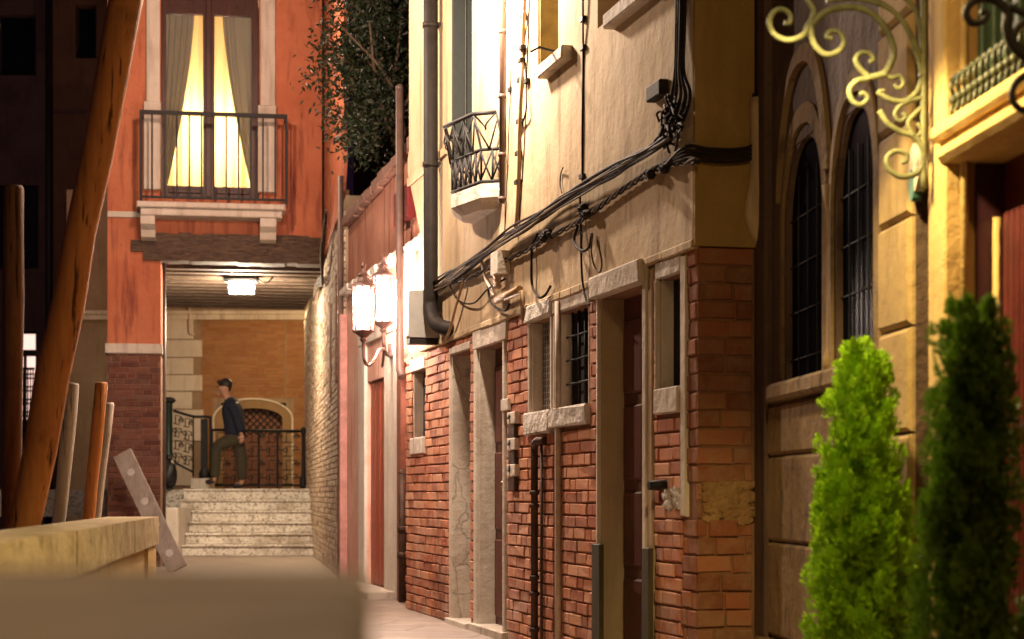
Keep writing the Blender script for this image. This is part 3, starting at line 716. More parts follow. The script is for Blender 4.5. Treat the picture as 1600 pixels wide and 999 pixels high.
lm = thing('wall_lantern', PW.wp(612,552,.02), 'ornate twin lantern glowing white on curled bracket arms on the pink wall', 'wall lamp')
arm = MB()
dA, dB = .20, .55
A = Vector(PW.wp(599,520,dA)); B = Vector(PW.wp(568,535,dB)); root = Vector(PW.wp(612,545,.0))
arm.tube(spline([root, Vector(PW.wp(610,556,.06)), Vector(PW.wp(603,552,.13)), Vector(PW.wp(600,540,dA)), A],6), .016, 8)
arm.tube(spline([Vector(PW.wp(600,545,dA)), Vector(PW.wp(592,548,.3)), Vector(PW.wp(586,560,.40)), Vector(PW.wp(577,571,.47)), Vector(PW.wp(570,565,dB)), Vector(PW.wp(568,548,dB)), B],6), .014, 8)
arm.tube(spline([Vector(PW.wp(600,545,dA)), Vector(PW.wp(599,560,.19)), Vector(PW.wp(597,575,.17))],4), [.012]*8+[.003], 8)
arm.tube([Vector(PW.wp(613,538,.02)), Vector(PW.wp(613,556,.02))], .04, 10)
arm.build('bracket_arm', M_['lamp_metal'], lm)
for base, H in ((A,.36),(B,.32)):
    ln = MB(); ln.lathe(base, [(.018,0),(.03,.02),(.022,.035),(.055,.06),(.075,.075),(.09,.085),(.085,.095)], 8, False)
    ln.lathe(base+Vector((0,0,.10+H)), [(.088,0),(.098,.012),(.085,.03),(.055,.05),(.035,.08),(.045,.10),(.022,.12),(.014,.15),(.022,.17),(.006,.20)], 8, False)
    for k in range(8):
        a = 2*PI*k/8; ln.tube([base+Vector((.078*math.cos(a),.078*math.sin(a),.09)), base+Vector((.082*math.cos(a),.082*math.sin(a),.105+H))], .009, 5)
    lo = ln.build('lantern', M_['lamp_metal'], lm)
    MB().lathe(base, [(.052,.098),(.056,.12),(.056,.09+H)], 8, False, PI/8).build('lantern_glass', M_['lamp_glass'], lo)

# ------------------------------------------------------------------ limewashed brick wall beside the passage
bw = thing('brick_wall', BW.W(2,-.2,0), 'old limewashed brick wall along the stairs, pink plaster above it', 'wall')
LB = BW.S(477)
MB().wall(BW, 0, LB, -.1, 3.9, -.35, 0).build('masonry', M_['mortar_pale'], bw)
MB().bricks(BW, .02, LB, 0, 3.78, [(2.6,2.85,2.0,3.1),(1.4,1.65,2.1,3.3)], .066, .22, pro=.014, jit=.005, skip=.015).build('brick_facing', M_['brick_old'], bw)
MB().box(BW, 2.62, 2.83, -.005, .03, 2.02, 3.08).build('blocked_window', M_['mortar'], bw)
MB().box(BW, 1.42, 1.63, -.005, .03, 2.12, 3.28).build('blocked_window', M_['mortar'], bw)
SR = BW.S(505)
up = [(0.0,4.25),(.35,3.98),(.8,3.86),(SR,3.86),(SR,9.5),(0,9.5)]
MB().prism(BW, up, -.02, .02).build('upper_plaster', M_['red'], bw)
MB().tube([BW.W(.05,.05,0), BW.W(.05,.05,4.1)], .03, 8).build('corner_pipe', M_['pipe_pale'], bw)
MB().tube([BW.W(.55,.03,1.6), BW.W(.55,.03,3.9)], .02, 8).build('thin_pipe', M_['pipe'], bw)
c4 = thing('cable_bundle', BW.W(3,.05,3.7), 'cables draped from the dark beam end down over the brick wall', 'cables')
for k in range(5):
    o = k*.03
    pts = spline([BW.W(1.6+o,.12,4.0), BW.W(2.6,.10+o*.3,3.78-o), BW.W(3.6,.08,3.55-o), BW.W(4.8,.08,3.62-o*.8), BW.W(6.5,.07,3.66-o)],5)
    MB().tube([Vector(p)+Vector((0,0,random.uniform(-.012,.012))) for p in pts], .014, 6).build('cable', M_['cable'] if k % 2 else M_['cable_pale'], c4)

# ------------------------------------------------------------------ red house over the passage
rh = thing('red_house', RH.W(1.3,-2,0), 'red plastered house with a lit balcony window, built over a passage', 'house')
RE = RH.S(503); PL = RH.S(251)
zlow = RH.Z(320,378)
zbm0, zbm1 = RH.Z(380,411), RH.Z(380,372)
wr = rect(RH,251,405,328,-10,308)
wr = (wr[0],wr[1],wr[2],RH.Z(328,0)+.35)
MB().wall(RH, 0, RE, zbm1-.02, 9.5, -.35, 0, [wr]).build('upper_wall', M_['red'], rh)
zs = RH.Z(205,545)
MB().wall(RH, 0, PL, zs+.06, zbm1-.021, -.6, -.002).build('pier_wall', M_['red'], rh)
MB().box(RH, -.03, PL+.02, -.6, .03, zs-.06, zs+.06, ch=.008).build('pier_band', M_['stone'], rh)
MB().wall(RH, 0.0, PL, -.3, zs-.061, -.6, -.012).build('pier_core', M_['mortar'], rh)
RHl = Fr(RH.W(PL,0,0)[:2], (-.18,1))
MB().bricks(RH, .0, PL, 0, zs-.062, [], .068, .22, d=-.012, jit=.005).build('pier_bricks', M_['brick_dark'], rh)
# dark timber lintel beam, ragged at its ends
bm_ = MB(); a = RH.S(205)
xs = [a+(RE-.02-a)*i/16 for i in range(17)]
for i in range(16):
    t0 = -.03 if i < 2 else 0
    bm_.box(RH, xs[i], xs[i+1]+.0, -.3, .045+random.uniform(-.004,.004), zbm0+(.12 if i == 0 else 0)+random.uniform(-.008,.008), zbm1+.03+random.uniform(-.012,.012)-(.08 if i == 0 else 0))
bm_.build('lintel_beam', M_['beam'], rh)
# passage: joisted ceiling and left wall
jo = MB(); dep = 5.0
dirp = (-.18,1)
def PP(a, d, z): # passage point: a across, d deep
    x, y, _ = RH.W(a, 0, 0); return (x+dirp[0]*d, y+dirp[1]*d, z)
for i in range(13):
    d = .45+i*.38
    x0, x1 = PL-.05, RE+.1
    jo.hexa([PP(x0,d,zbm0-.03),PP(x1,d,zbm0-.03),PP(x1,d+.15,zbm0-.03),PP(x0,d+.15,zbm0-.03),PP(x0,d,zbm0+.16),PP(x1,d,zbm0+.16),PP(x1,d+.15,zbm0+.16),PP(x0,d+.15,zbm0+.16)])
jo.build('ceiling_joists', M_['plank'], rh)
MB().hexa([PP(PL-.1,.3,zbm0+.162),PP(RE+.2,.3,zbm0+.162),PP(RE+.2,dep+.3,zbm0+.162),PP(PL-.1,dep+.3,zbm0+.162),PP(PL-.1,.3,zbm0+.24),PP(RE+.2,.3,zbm0+.24),PP(RE+.2,dep+.3,zbm0+.24),PP(PL-.1,dep+.3,zbm0+.24)]).build('ceiling_boards', M_['plank'], rh)
MB().hexa([PP(PL-.3,.601,-.3),PP(PL,.601,-.3),PP(PL,dep,-.3),PP(PL-.3,dep,-.3),PP(PL-.3,.601,zbm0+.16),PP(PL,.601,zbm0+.16),PP(PL,dep,zbm0+.16),PP(PL-.3,dep,zbm0+.16)]).build('passage_wall', M_['white_plaster'], rh)
MB().hexa([PP(-.0,.36,zbm0+.25),PP(RE,.36,zbm0+.25),PP(RE,dep,zbm0+.25),PP(0,dep,zbm0+.25),PP(0,.36,9.5),PP(RE,.36,9.5),PP(RE,dep,9.5),PP(0,dep,9.5)])
sw = MB().hexa([PP(0,.36,-.3),PP(.25,.36,-.3),PP(.25,dep,-.3),PP(0,dep,-.3),PP(0,.36,9.5),PP(.25,.36,9.5),PP(.25,dep,9.5),PP(0,dep,9.5)]); sw.build('side_wall', M_['red'], rh)
MB().tube([PP(PL+.04,.2,.0),PP(PL+.04,.2,zbm0)], .022, 8).build('passage_pipe', M_['pipe_pale'], rh)
# window: stone jambs, brown frame, panes
for x0, x1 in ((229,250),(407,430)):
    MB().box(RH, RH.S(x0), RH.S(x1), -.02, .055, RH.Z(330,296), wr[3]+.15, ch=.006).build('window_jamb', M_['stone'], rh)
    MB().box(RH, RH.S(x0)-.03, RH.S(x1)+.012, -.02, .085, RH.Z(330,300), RH.Z(330,164), ch=.008).build('jamb_pedestal', M_['stone'], rh)
fx = [RH.S(v) for v in (252,259,317,335,393,404)]
zg0, zg1 = RH.Z(325,290), RH.Z(325,20)
wf = MB().wall(RH, fx[0], fx[5], wr[2]+.002, wr[3]-.002, -.16, -.08, [(fx[1],fx[2],zg0,zg1),(fx[3],fx[4],zg0,zg1)])
wf.box(RH, (fx[2]+fx[3])/2-.035, (fx[2]+fx[3])/2+.035, -.08, -.05, wr[2]+.01, wr[3]-.02, ch=.008)
for k in ((1,2),(3,4)): wf.box(RH, fx[k[0]]+.03, fx[k[1]]-.03, -.08, -.06, wr[2]+.05, zg0-.04, ch=.008)
wo = wf.build('window_frame', M_['brown_wood'], rh)
for k in ((1,2),(3,4)):
    MB().box(RH, fx[k[0]]+.001, fx[k[1]]-.001, -.122, -.118, zg0+.001, zg1-.001).build('pane', M_['glass'], wo)
# curtains: sheer outer falls, lit cream inner falls gathered above, wide below
def fall(xt0, xt1, xb0, xb1, d, amp, folds, mat, name):
    m = MB(); NX, NZ = 60, 24; vs = []
    zt, zb = zg1+.15, zg0-.1
    for j in range(NZ+1):
        f = j/NZ; y = 20+(290-20)*f
        g = f**1.5
        for i in range(NX+1):
            u = i/NX; x = (xt0+(xt1-xt0)*u)*(1-g)+(xb0+(xb1-xb0)*u)*g
            vs.append(RH.W(RH.S(x,d), d+amp*math.sin(u*folds*2*PI+f*.8)*(.5+.5*f)+.01*math.sin(u*37+f*3), zt+(zb-zt)*f))
    fs = [(j*(NX+1)+i, j*(NX+1)+i+1, (j+1)*(NX+1)+i+1, (j+1)*(NX+1)+i) for j in range(NZ) for i in range(NX)]
    m.add(vs, fs, True); o = m.build(name, mat, rh)
    sol = o.modifiers.new('cloth','SOLIDIFY'); sol.thickness = .002
    return o
fall(246,412,246,412,-.46,.020,11,M_['curtain'],'lit_curtain')
fall(246,304,246,258,-.26,.022,6,M_['sheer'],'side_curtain')
fall(347,412,396,412,-.26,.022,5,M_['sheer'],'side_curtain')
# room behind the window
rm = MB(); a0, a1 = wr[0]-.3, wr[1]+.3
rm.box(RH, a0, a1, -2.0, -1.9, wr[2]-.05, wr[3]+.1); rm.box(RH, a0-.1, a0, -2.0, -.36, wr[2]-.05, wr[3]+.1); rm.box(RH, a1, a1+.1, -2.0, -.36, wr[2]-.05, wr[3]+.1)
rm.box(RH, a0, a1, -2.0, -.36, wr[2]-.12, wr[2]-.051); rm.box(RH, a0, a1, -2.0, -.36, wr[3]+.101, wr[3]+.2)
rm.build('room', M_['white_plaster'], rh)
# balcony
zsl0, zsl1 = RH.Z(330,337,.3), RH.Z(330,319,.3)
b0, b1 = RH.S(214,.35), RH.S(446,.35)
sl = MB().box(RH, b0, b1, .001, .42, zsl1-.07, zsl1, ch=.012); sl.box(RH, b0+.04, b1-.04, .001, .37, zsl0-.02, zsl1-.071, ch=.012); sl.build('balcony_slab', M_['stone'], rh)
for x0, x1 in ((221,243),(406,431)):
    cr = MB(); a, b = RH.S(x0,.1), RH.S(x1,.1); zc = zsl0-.021
    prof = [(0.002,zc),(.34,zc),(.33,zc-.10),(.22,zc-.16),(.18,zc-.24),(.06,zc-.27),(.002,zc-.27)]
    n = len(prof); cr.add([RH.W(a,d,z) for d,z in prof]+[RH.W(b,d,z) for d,z in prof], [tuple(range(n)), tuple(range(2*n-1,n-1,-1))]+[(i,(i+1)%n,n+(i+1)%n,n+i) for i in range(n)])
    cr.build('corbel', M_['stone'], rh)
MB().box(RH, .0, b0+.03, .001, .03, RH.Z(190,340), RH.Z(190,331), ch=.004).build('wall_band', M_['stone'], rh)
rl = MB(); zt = RH.Z(330,178,.38); zbm = zsl1+.04; r0, r1 = RH.S(218,.38), RH.S(449,.38)
rl.box(RH, r0, r1, .355, .405, zt-.028, zt+.018); rl.box(RH, r0+.02, r1-.02, .37, .39, zbm, zbm+.03)
for a in (r0, r1-.03): rl.box(RH, a, a+.03, .001, .359, zt-.018, zt+.01); rl.box(RH, a+.005, a+.025, .001, .36, zbm, zbm+.02); rl.box(RH, a, a+.03, .36, .40, zsl1, zt-.021)
nb = 12
for i in range(1, nb):
    a = r0+(r1-r0)*i/nb; rl.box(RH, a-.011, a+.011, .370, .390, zbm+.03, zt-.02)
for d in (.12,.24):
    for a in (r0+.015, r1-.015): rl.box(RH, a-.007, a+.007, d-.007, d+.007, zbm, zt-.02)
rl.build('balcony_railing', M_['iron'], rh)
# ceiling lamp in the passage
zc = zbm0-.03
lp = PP(RH.S(377)+.1, 2.0, zc)
Yl = 23.3; xl = (377-CX)*Yl/K
lp = (xl, Yl, zc)
cl = thing('ceiling_lamp', lp, 'glowing rectangular bulkhead lamp under the wooden passage ceiling', 'ceiling lamp')
h_ = MB(); h_.box(ID, xl-.22, xl+.22, -(Yl+.13), -(Yl-.13), zc-.055, zc, ch=.01); h_.box(ID, xl-.20, xl+.20, -(Yl+.11), -(Yl-.11), zc-.075, zc-.056); h_.build('housing', M_['iron'], cl)
MB().box(ID, xl-.15, xl+.15, -(Yl+.09), -(Yl-.09), zc-.215, zc-.076, ch=.03).build('lamp_glass', M_['passage_glass'], cl)
MB().tube(spline([(xl+.2,Yl,zc-.03),(xl+.32,Yl,zc-.08),(xl+.40,Yl,zc-.02),(xl+.42,Yl,zc+.01)],5), .012, 6).build('supply_cable', M_['cable'], cl)

# ------------------------------------------------------------------ steps and landing of the bridge
st = thing('stone_steps', (-3.8,26.6,0), 'six worn pale stone steps climbing to the bridge landing', 'steps')
RT = .163; TD = .27
for k in range(6):
    y0 = 26+k*TD; xr = -2.88-.15*(k*TD)+.02; xl0 = -4.79 if k < 4 else -5.02
    m = MB(); n = 14
    m.box(ID, xl0, xr, -(y0+TD+.03), -(y0), k*RT, (k+1)*RT-.035, ch=.008, jit=.003)
    m.box(ID, xl0, xr, -(y0+TD+.03), -(y0-.03), (k+1)*RT-.034, (k+1)*RT, ch=.010, jit=.004)
    m.build('step', M_['step_stone'], st)
MB().box(ID, -5.05, -4.80, -27.1, -25.75, 0, .70, ch=.02, jit=.006).build('side_block', M_['stone'], st)
zL = 6*RT
MB().slab([(-9,27.63),(-2.9,27.63),(-3.2,30.2),(-9,30.2)], .55, zL-.012).build('landing', M_['step_stone'], st)

# railings
def meander(m, x0, x1, z0, z1, Y, skew=lambda x: 0.0, cols=3, r=.011):
    w = (x1-x0)/cols
    for c in range(cols):
        a = x0+w*c; n = 4; h = (z1-z0)/n
        for j in range(n):
            zb = z0+h*j; s = lambda x, z: (x, Y, z+skew(x))
            m.tube([s(a,zb+h*.1), s(a+w*.55,zb+h*.1), s(a+w*.55,zb+h*.55), s(a+w,zb+h*.55)], r, 5)
            m.tube([s(a+w*.2,zb+h*.1), s(a+w*.2,zb+h*.8), s(a+w*.8,zb+h*.8), s(a+w*.8,zb+h*.55)], r, 5)
            cc = (a+w*(.8 if j % 2 else .15), zb+h*.55)
            m.tube([s(cc[0]+.035*math.cos(t*PI/4), cc[1]+.035*math.sin(t*PI/4)) for t in range(9)], r*.9, 5)
Yr = 29.0
q0, q1 = P(332,672,Yr), P(474,676,Yr)
ir = thing('iron_railing', ((q0[0]+q1[0])/2, Yr, zL), 'black iron bridge railing with a meander pattern in front of the arched door', 'railing')
MB().tube([q0, (q1[0],Yr,q0[2]-.02)], .022, 8).build('top_rail', M_['iron'], ir)
MB().tube([(q0[0],Yr,zL+.06), (q1[0],Yr,zL+.06)], .018, 8).build('bottom_rail', M_['iron'], ir)
for x in (q0[0], q0[0]+.75, q1[0]-.42):
    MB().tube([(x,Yr,zL), (x,Yr,q0[2])], .016, 8).build('post', M_['iron'], ir)
MB().lathe((q1[0],Yr,zL), [(.05,0),(.07,.06),(.06,.16),(.035,.22),(.03,.5),(.03,.88),(.045,.93),(.04,.98),(.01,1.02)], 10).build('post', M_['iron'], ir)
m = MB(); meander(m, q0[0]+.02, q1[0]-.05, zL+.06, q0[2], Yr, cols=5, r=.009); m.build('meander_panel', M_['iron'], ir)
Yr = 28.6
q0, q1 = P(271,642,Yr), P(302,651,Yr); qe = P(326,652,Yr)
ir = thing('iron_railing', ((q0[0]+q1[0])/2, Yr, zL), 'short sloping black iron railing beside the dark green newel post', 'railing')
MB().tube(spline([q0, q1, qe, (qe[0]+.03,Yr,qe[2]-.1), (qe[0]+.03,Yr,zL)],5), .022, 8).build('top_rail', M_['iron'], ir)
zz = P(270,722,Yr)[2]
MB().tube([(q0[0],Yr,zz), (q1[0],Yr,P(300,738,Yr)[2])], .018, 8).build('bottom_rail', M_['iron'], ir)
m = MB(); sl_ = (q1[2]-q0[2])/(q1[0]-q0[0]); meander(m, q0[0], q1[0], zz, q0[2]-.02, Yr, lambda x: (x-q0[0])*sl_, 2, .010); m.build('meander_panel', M_['iron'], ir)
MB().tube([(q1[0],Yr,q1[2]), (q1[0],Yr,zL+.2)], .014, 8).build('post', M_['iron'], ir)
MB().box(ID, qe[0]-.12, qe[0]-.02, -(Yr+.05), -(Yr-.05), zL+.18, qe[2]-.03).lathe((qe[0]-.07,Yr,zL+.16), [(.08,0),(.09,.08),(.06,.16),(.04,.22),(.05,.3)], 10).build('post', M_['iron'], ir)
MB().box(ID, P(300,0,Yr)[0], P(327,0,Yr)[0]+.06, -(Yr+.15), -(Yr-.15), zL, zL+.17, ch=.01).build('stone_footing', M_['stone'], ir)
pn = P(263,712,27.75); 
np_ = thing('newel_post', (pn[0],27.75,zL), 'dark green cast iron newel post with a flat cap at the top of the steps', 'post')
MB().lathe((pn[0],27.75,zL-.03), [(.09,0),(.09,.1),(.065,.14),(.065,1.34),(.075,1.36)], 14).build('shaft', M_['dark_green_iron'], np_)
MB().lathe((pn[0],27.75,zL+1.33), [(.08,0),(.115,.025),(.115,.06),(.08,.085),(.03,.09)], 14).build('cap', M_['iron'], np_)
# rubbish bag
tb = MB(); c = P(264,742,27.62); bc = (c[0], 27.6, zL+.22)
m_, n_ = 12, 18
vs = []
for i in range(m_+1):
    t = PI*i/m_
    for k in range(n_):
        a = 2*PI*k/n_; r = (.125+.014*math.sin(3*a+t*4)+.012*math.sin(7*a+2*t))*math.sin(t)**.7*(1 if t > .6 else .8)
        vs.append((bc[0]+r*math.cos(a), bc[1]+r*math.sin(a), bc[2]+.235*math.cos(t)))
tb.add(vs, [(i*n_+k,(i+1)*n_+k,(i+1)*n_+(k+1)%n_,i*n_+(k+1)%n_) for i in range(m_) for k in range(n_)], True)
tb.tube([(bc[0],bc[1],bc[2]+.2),(bc[0]+.02,bc[1],bc[2]+.30)], [.03,.05], 8)
tag(tb.build('rubbish_bag', M_['bag']), 'shiny black rubbish bag slumped against the green newel post', 'rubbish bag')

# ------------------------------------------------------------------ house across the bridge
YB = 33.0
BH = Fr((0,YB), (1,0), flip=True)
bh_ = thing('ochre_house', (-5,YB+1,0), 'ochre brick house with pale quoins and an arched door across the bridge', 'house')
X = lambda x: (x-CX)*YB/K
Zb = lambda y: EYE-(y-HY)*YB/K
ax0, ax1 = X(345), X(447); zsp, zap = Zb(655), Zb(634)
MB().wall(BH, -8.2, -3.0, -1.0, 6.5, -.4, 0, [(ax0,ax1,-1.1,zap+.05)]).build('core_wall', M_['mortar_pale'], bh_)
ho = [(ax0-.14,ax1+.14,-2,zap+.17),(-8.3,X(314),-2,8),(X(444)+.02,X(447),-2,8)]
MB().bricks(BH, X(300), -3.0, 0, Zb(500), ho, .062, .24, pro=.008, gap=.006, jit=.002).build('brick_facing', M_['brick_ochre'], bh_)
q = MB(); y = 495; k = 0
for (ya, yb, xe) in ((494,531,302),(531,559,316),(559,586,302),(586,612,316),(612,640,300),(640,690,318),(690,760,300)):
    q.box(BH, X(245), X(xe), -.01, .03+.006*(k%2), Zb(yb)+.008, Zb(ya)-.008, ch=.01, jit=.004); k += 1
q.build('quoin', M_['white_plaster'], bh_)
co = MB().box(BH, -8.2, -3.0, -.01, .10, Zb(492), Zb(486), ch=.01); co.box(BH, -8.2, -3.0, -.01, .06, Zb(500), Zb(492)-.002); co.build('cornice', M_['stone'], bh_)
arc = []
N = 16
def arch_pts(x0, x1, zs, za, grow):
    c = (x0+x1)/2; w = (x1-x0)/2+grow; h = za-zs+grow
    return [(c+w*math.cos(PI-PI*i/N), zs+h*math.sin(PI-PI*i/N)) for i in range(N+1)]
inn, mid_, outp = arch_pts(ax0+.06,ax1-.06,zsp,zap-.05,0), arch_pts(ax0,ax1,zsp,zap,.03), arch_pts(ax0,ax1,zsp,zap,.13)
def ring(fr, a, b, d0, d1, zbase):
    m = MB(); p = [(a[0][0],zbase)]+a+[(a[-1][0],zbase)]; o = [(b[0][0],zbase)]+b+[(b[-1][0],zbase)]; n = len(p)
    for i in range(n-1):
        m.hexa([fr.W(*(p[i][0],d0,p[i][1])), fr.W(p[i+1][0],d0,p[i+1][1]), fr.W(p[i+1][0],d1,p[i+1][1]), fr.W(p[i][0],d1,p[i][1]),
                fr.W(o[i][0],d0,o[i][1]), fr.W(o[i+1][0],d0,o[i+1][1]), fr.W(o[i+1][0],d1,o[i+1][1]), fr.W(o[i][0],d1,o[i][1])])
    return m
ring(BH, inn, outp, -.02, .05, -.5).build('arch_frame', plaster('ochre_frame', (.30,.20,.11), (.25,.16,.08), (.2,.12,.06), .5), bh_)
ring(BH, arch_pts(ax0,ax1,zsp,zap,.11), arch_pts(ax0,ax1,zsp,zap,.14), -.01, .075, -.5).build('arch_moulding', simple('white_trim', (.75,.68,.55), .7), bh_)
dd = MB().box(BH, X(378), ax1-.06, -.20, -.14, -.5, zap)
for i in range(7): dd.box(BH, X(378)+.11*i+.008, min(X(378)+.11*i+.102, ax1-.07), -.141, -.125, -.4, 1.98, ch=.006)
dd.box(BH, ax0, X(378)-.002, -.30, -.22, -.5, zap)
dx0, dx1 = X(378), ax1-.06
do = dd.build('door', wood('warm_door', (.20,.085,.045), (.12,.05,.03), .6), bh_)
lt = MB()
for i in range(-8, 14):
    a = dx0+.13*i
    for sgn in (1,-1):
        pts = []
        for t in range(0, 30):
            x = a+sgn*t*.025; z = 2.0+t*.025
            if dx0 < x < dx1 and z < zap-.02: pts.append((x,YB+.135,z))
        if len(pts) > 1: lt.tube([pts[0], pts[-1]], .012, 5)
lt.build('door_lattice', M_['iron'], do)
MB().box(BH, ax0-.3, ax1+.3, .002, .3, -.3, .25, ch=.01).build('door_step', M_['stone'], bh_)
MB().tube(spline([BH.W(X(297),.06,Zb(478)), BH.W(X(297),.06,Zb(515)), BH.W(X(299),.06,Zb(523)), BH.W(X(305),.06,Zb(522))],4), .02, 8).build('hanging_pipe', M_['white_pipe'], bh_)

# ------------------------------------------------------------------ person climbing the bridge
YP = 28.25
def pp(x, y, dy=0.0): q = P(x, y, YP); return Vector((q[0], YP+dy, q[2]))
def skin(name, nodes, edges, radii, mat, parent, root=0, sub=2):
    base = Vector((0,0,0)); q = parent
    while q is not None: base += q.location; q = q.parent
    me = bpy.data.meshes.new(name); me.from_pydata([tuple(Vector(v)-base) for v in nodes], edges, []); me.update()
    o = bpy.data.objects.new(name, me); C.objects.link(o); o.parent = parent
    me.materials.append(mat)
    sk = o.modifiers.new('skin','SKIN')
    if not me.skin_vertices: 
        bpy.context.view_layer.objects.active = o
    for i, r in enumerate(radii):
        sv = me.skin_vertices[0].data[i]; sv.radius = r if isinstance(r, tuple) else (r, r); sv.use_root = (i == root)
    sb = o.modifiers.new('sub','SUBSURF'); sb.levels = sub; sb.render_levels = sub
    sk.use_smooth_shade = True
    return o
pr = thing('person', (pp(365,762)[0],YP,zL), 'person in a navy jacket and olive trousers climbing leftwards across the bridge', 'person')
skinm = simple('skin', (.42,.22,.14), .55, 0, .15); navy = simple('navy_jacket', (.010,.012,.028), .85, 0, .3, 20)
olive = simple('olive_trousers', (.05,.04,.022), .9, 0, .3, 20); hairm = simple('dark_hair', (.025,.014,.010), .6); shoe = simple('dark_shoe', (.02,.015,.012), .5)
# body: pelvis, spine, neck, head and arms, legs as one surface
nodes = [pp(368,682), pp(366,665), pp(363,645), pp(361,632), pp(356,625), pp(353,617), pp(349,608), pp(349,602),
         pp(366,634,-.16), pp(374,656,-.20), pp(379,674,-.19), pp(380,681,-.18),
         pp(364,634,.16), pp(356,655,.20), pp(352,672,.18), pp(351,679,.17),
         pp(364,686,-.09), pp(340,697,-.10), pp(338,728,-.10), pp(337,750,-.10), pp(329,756,-.10),
         pp(371,686,.08), pp(376,718,.09), pp(377,745,.09), pp(376,756,.09), pp(364,759,.09)]
edges = [(0,1),(1,2),(2,3),(3,4),(4,5),(5,6),(6,7),(3,8),(8,9),(9,10),(10,11),(3,12),(12,13),(13,14),(14,15),(0,16),(16,17),(17,18),(18,19),(19,20),(0,21),(21,22),(22,23),(23,24),(24,25)]
rad = [.08,.08,.09,.08,.05,.06,.122,.112,.06,.045,.035,.03,.06,.045,.035,.03,.08,.06,.05,.035,.03,.085,.06,.05,.038,.03]
skin('body', nodes, edges, rad, skinm, pr)
jn = [pp(369,688), pp(367,664), pp(363,645), pp(362,633), pp(355.5,621), pp(366,634,-.16), pp(375,656,-.20), pp(380,678,-.19), pp(364,634,.16), pp(356,655,.20), pp(352,677,.18)]
skin('jacket', jn, [(0,1),(1,2),(2,3),(3,4),(3,5),(5,6),(6,7),(3,8),(8,9),(9,10)], [(.17,.19),(.16,.18),(.17,.19),(.14,.15),.078,.095,.08,.07,.095,.08,.07], navy, pr)
tn = [pp(369,680), pp(368,685), pp(364,687,-.09), pp(340,698,-.10), pp(338,728,-.10), pp(337,748,-.10), pp(371,687,.08), pp(376,718,.09), pp(377,742,.09), pp(376,752,.09)]
skin('trousers', tn, [(0,1),(1,2),(2,3),(3,4),(4,5),(1,6),(6,7),(7,8),(8,9)], [.15,.15,.12,.10,.085,.075,.125,.10,.085,.08], olive, pr)
for x, y, d in ((336,751,-.10),(376,757,.09)):
    skin('shoe', [pp(x+2,y,d), pp(x-6,y+2,d), pp(x-14,y+3,d)], [(0,1),(1,2)], [.05,.045,.035], shoe, pr, sub=1)
def strands(c, r):
    m = MB(); m.ball(c, r, 14, (1.0,.85,1.0))
    m.v = [(x+.004*math.sin(90*z)+ (0.012 if z > c[2]+.04 else 0), y, z if z > c[2]-.05 else c[2]-.05+(z-c[2]+.05)*.3) for x, y, z in m.v]; return m
hc = pp(350,603.5); hm_ = strands(hc+Vector((.022,0,.020)), .108); hm_.ball(hc+Vector((-.05,0,.062)), .055, 10, (1.2,1.1,.7)); hm_.ball(hc+Vector((.05,0,-.03)), .075, 10, (.9,.9,1)); hm_.build('hair', hairm, pr)
fc = MB(); hcen = pp(348,607)
fc.add([hcen+Vector((-.083,-.012,.02)), hcen+Vector((-.083,.012,.02)), hcen+Vector((-.118,-.012,-.012)), hcen+Vector((-.118,.012,-.012)), hcen+Vector((-.083,-.016,-.02)), hcen+Vector((-.083,.016,-.02))], [(0,1,3,2),(2,3,5,4),(0,2,4),(1,5,3)], True)
fc.ball(hcen+Vector((.015,-.085,.0)), .026, 8, (1,.35,1.3)); fc.ball(hcen+Vector((.015,.085,.0)), .026, 8, (1,.35,1.3)); fc.ball(hcen+Vector((-.065,0,-.085)), .04, 8, (1,1,.7))
fc.build('face_features', skinm, pr)
for s_y in (-1,1):
    MB().ball(hcen+Vector((-.080,.03*s_y,.018)), .011, 8).build('eye', M_['black'], pr)
for base, sy in ((pp(380.5,682,-.18),-1), (pp(351,680,.17),1)):
    hd = MB(); hd.ball(base+Vector((0,0,-.02)), .036, 8, (1,.5,1.25))
    for k in range(4):
        o = base+Vector((-.026+.017*k,0,-.05)); L = (.058,.072,.068,.05)[k]
        hd.tube([o+Vector((0,0,.02)), o+Vector((0,0,-L*.5)), o+Vector((-.018,0,-L))], [.010,.0095,.007], 6)
    hd.tube([base+Vector((-.03,0,-.005)), base+Vector((-.055,-.01*sy,-.03)), base+Vector((-.058,-.012*sy,-.055))], [.012,.010,.008], 6)
    hd.build('hand', skinm, pr)
MB().ball(pp(374,630,-.2), .03, 8, (1,.4,.5)).build('shoulder_badge', M_['white_plaster'], pr)

# ------------------------------------------------------------------ tree over the garden wall
def leaf(m, c, d, l, w):
    d = d.normalized(); s = d.orthogonal().normalized(); s = Matrix.Rotation(random.uniform(0,2*PI), 3, d) @ s; nrm = d.cross(s)
    m.add([c, c+d*l*.45+s*w, c+d*l+nrm*l*.15, c+d*l*.45-s*w], [(0,1,2,3)])
tr = thing('garden_tree', (-.75,17.2,0), 'dark leafy tree hanging over the pink garden wall between the houses', 'tree')
trunk = MB(); trunk.tube([Vector((-.75,17.2,0)), Vector((-.78,17.2,1.5)), Vector((-.9,17.2,3.2)), Vector((-1.0,17.2,4.4))], [.11,.10,.085,.06], 10)
for k in range(16):
    e = Vector((random.uniform(-1.7,-.6), random.uniform(16.4,18.0), random.uniform(4.4,6.3)))
    b = Vector((-.95,17.2,random.uniform(3.2,4.3))); md = (b+e)/2+Vector((random.uniform(-.2,.2),random.uniform(-.2,.2),.15))
    trunk.tube(spline([b,md,e],4), [.03-.0025*i for i in range(9)], 6)
trunk.build('trunk', M_['bark'], tr)
lv = MB()
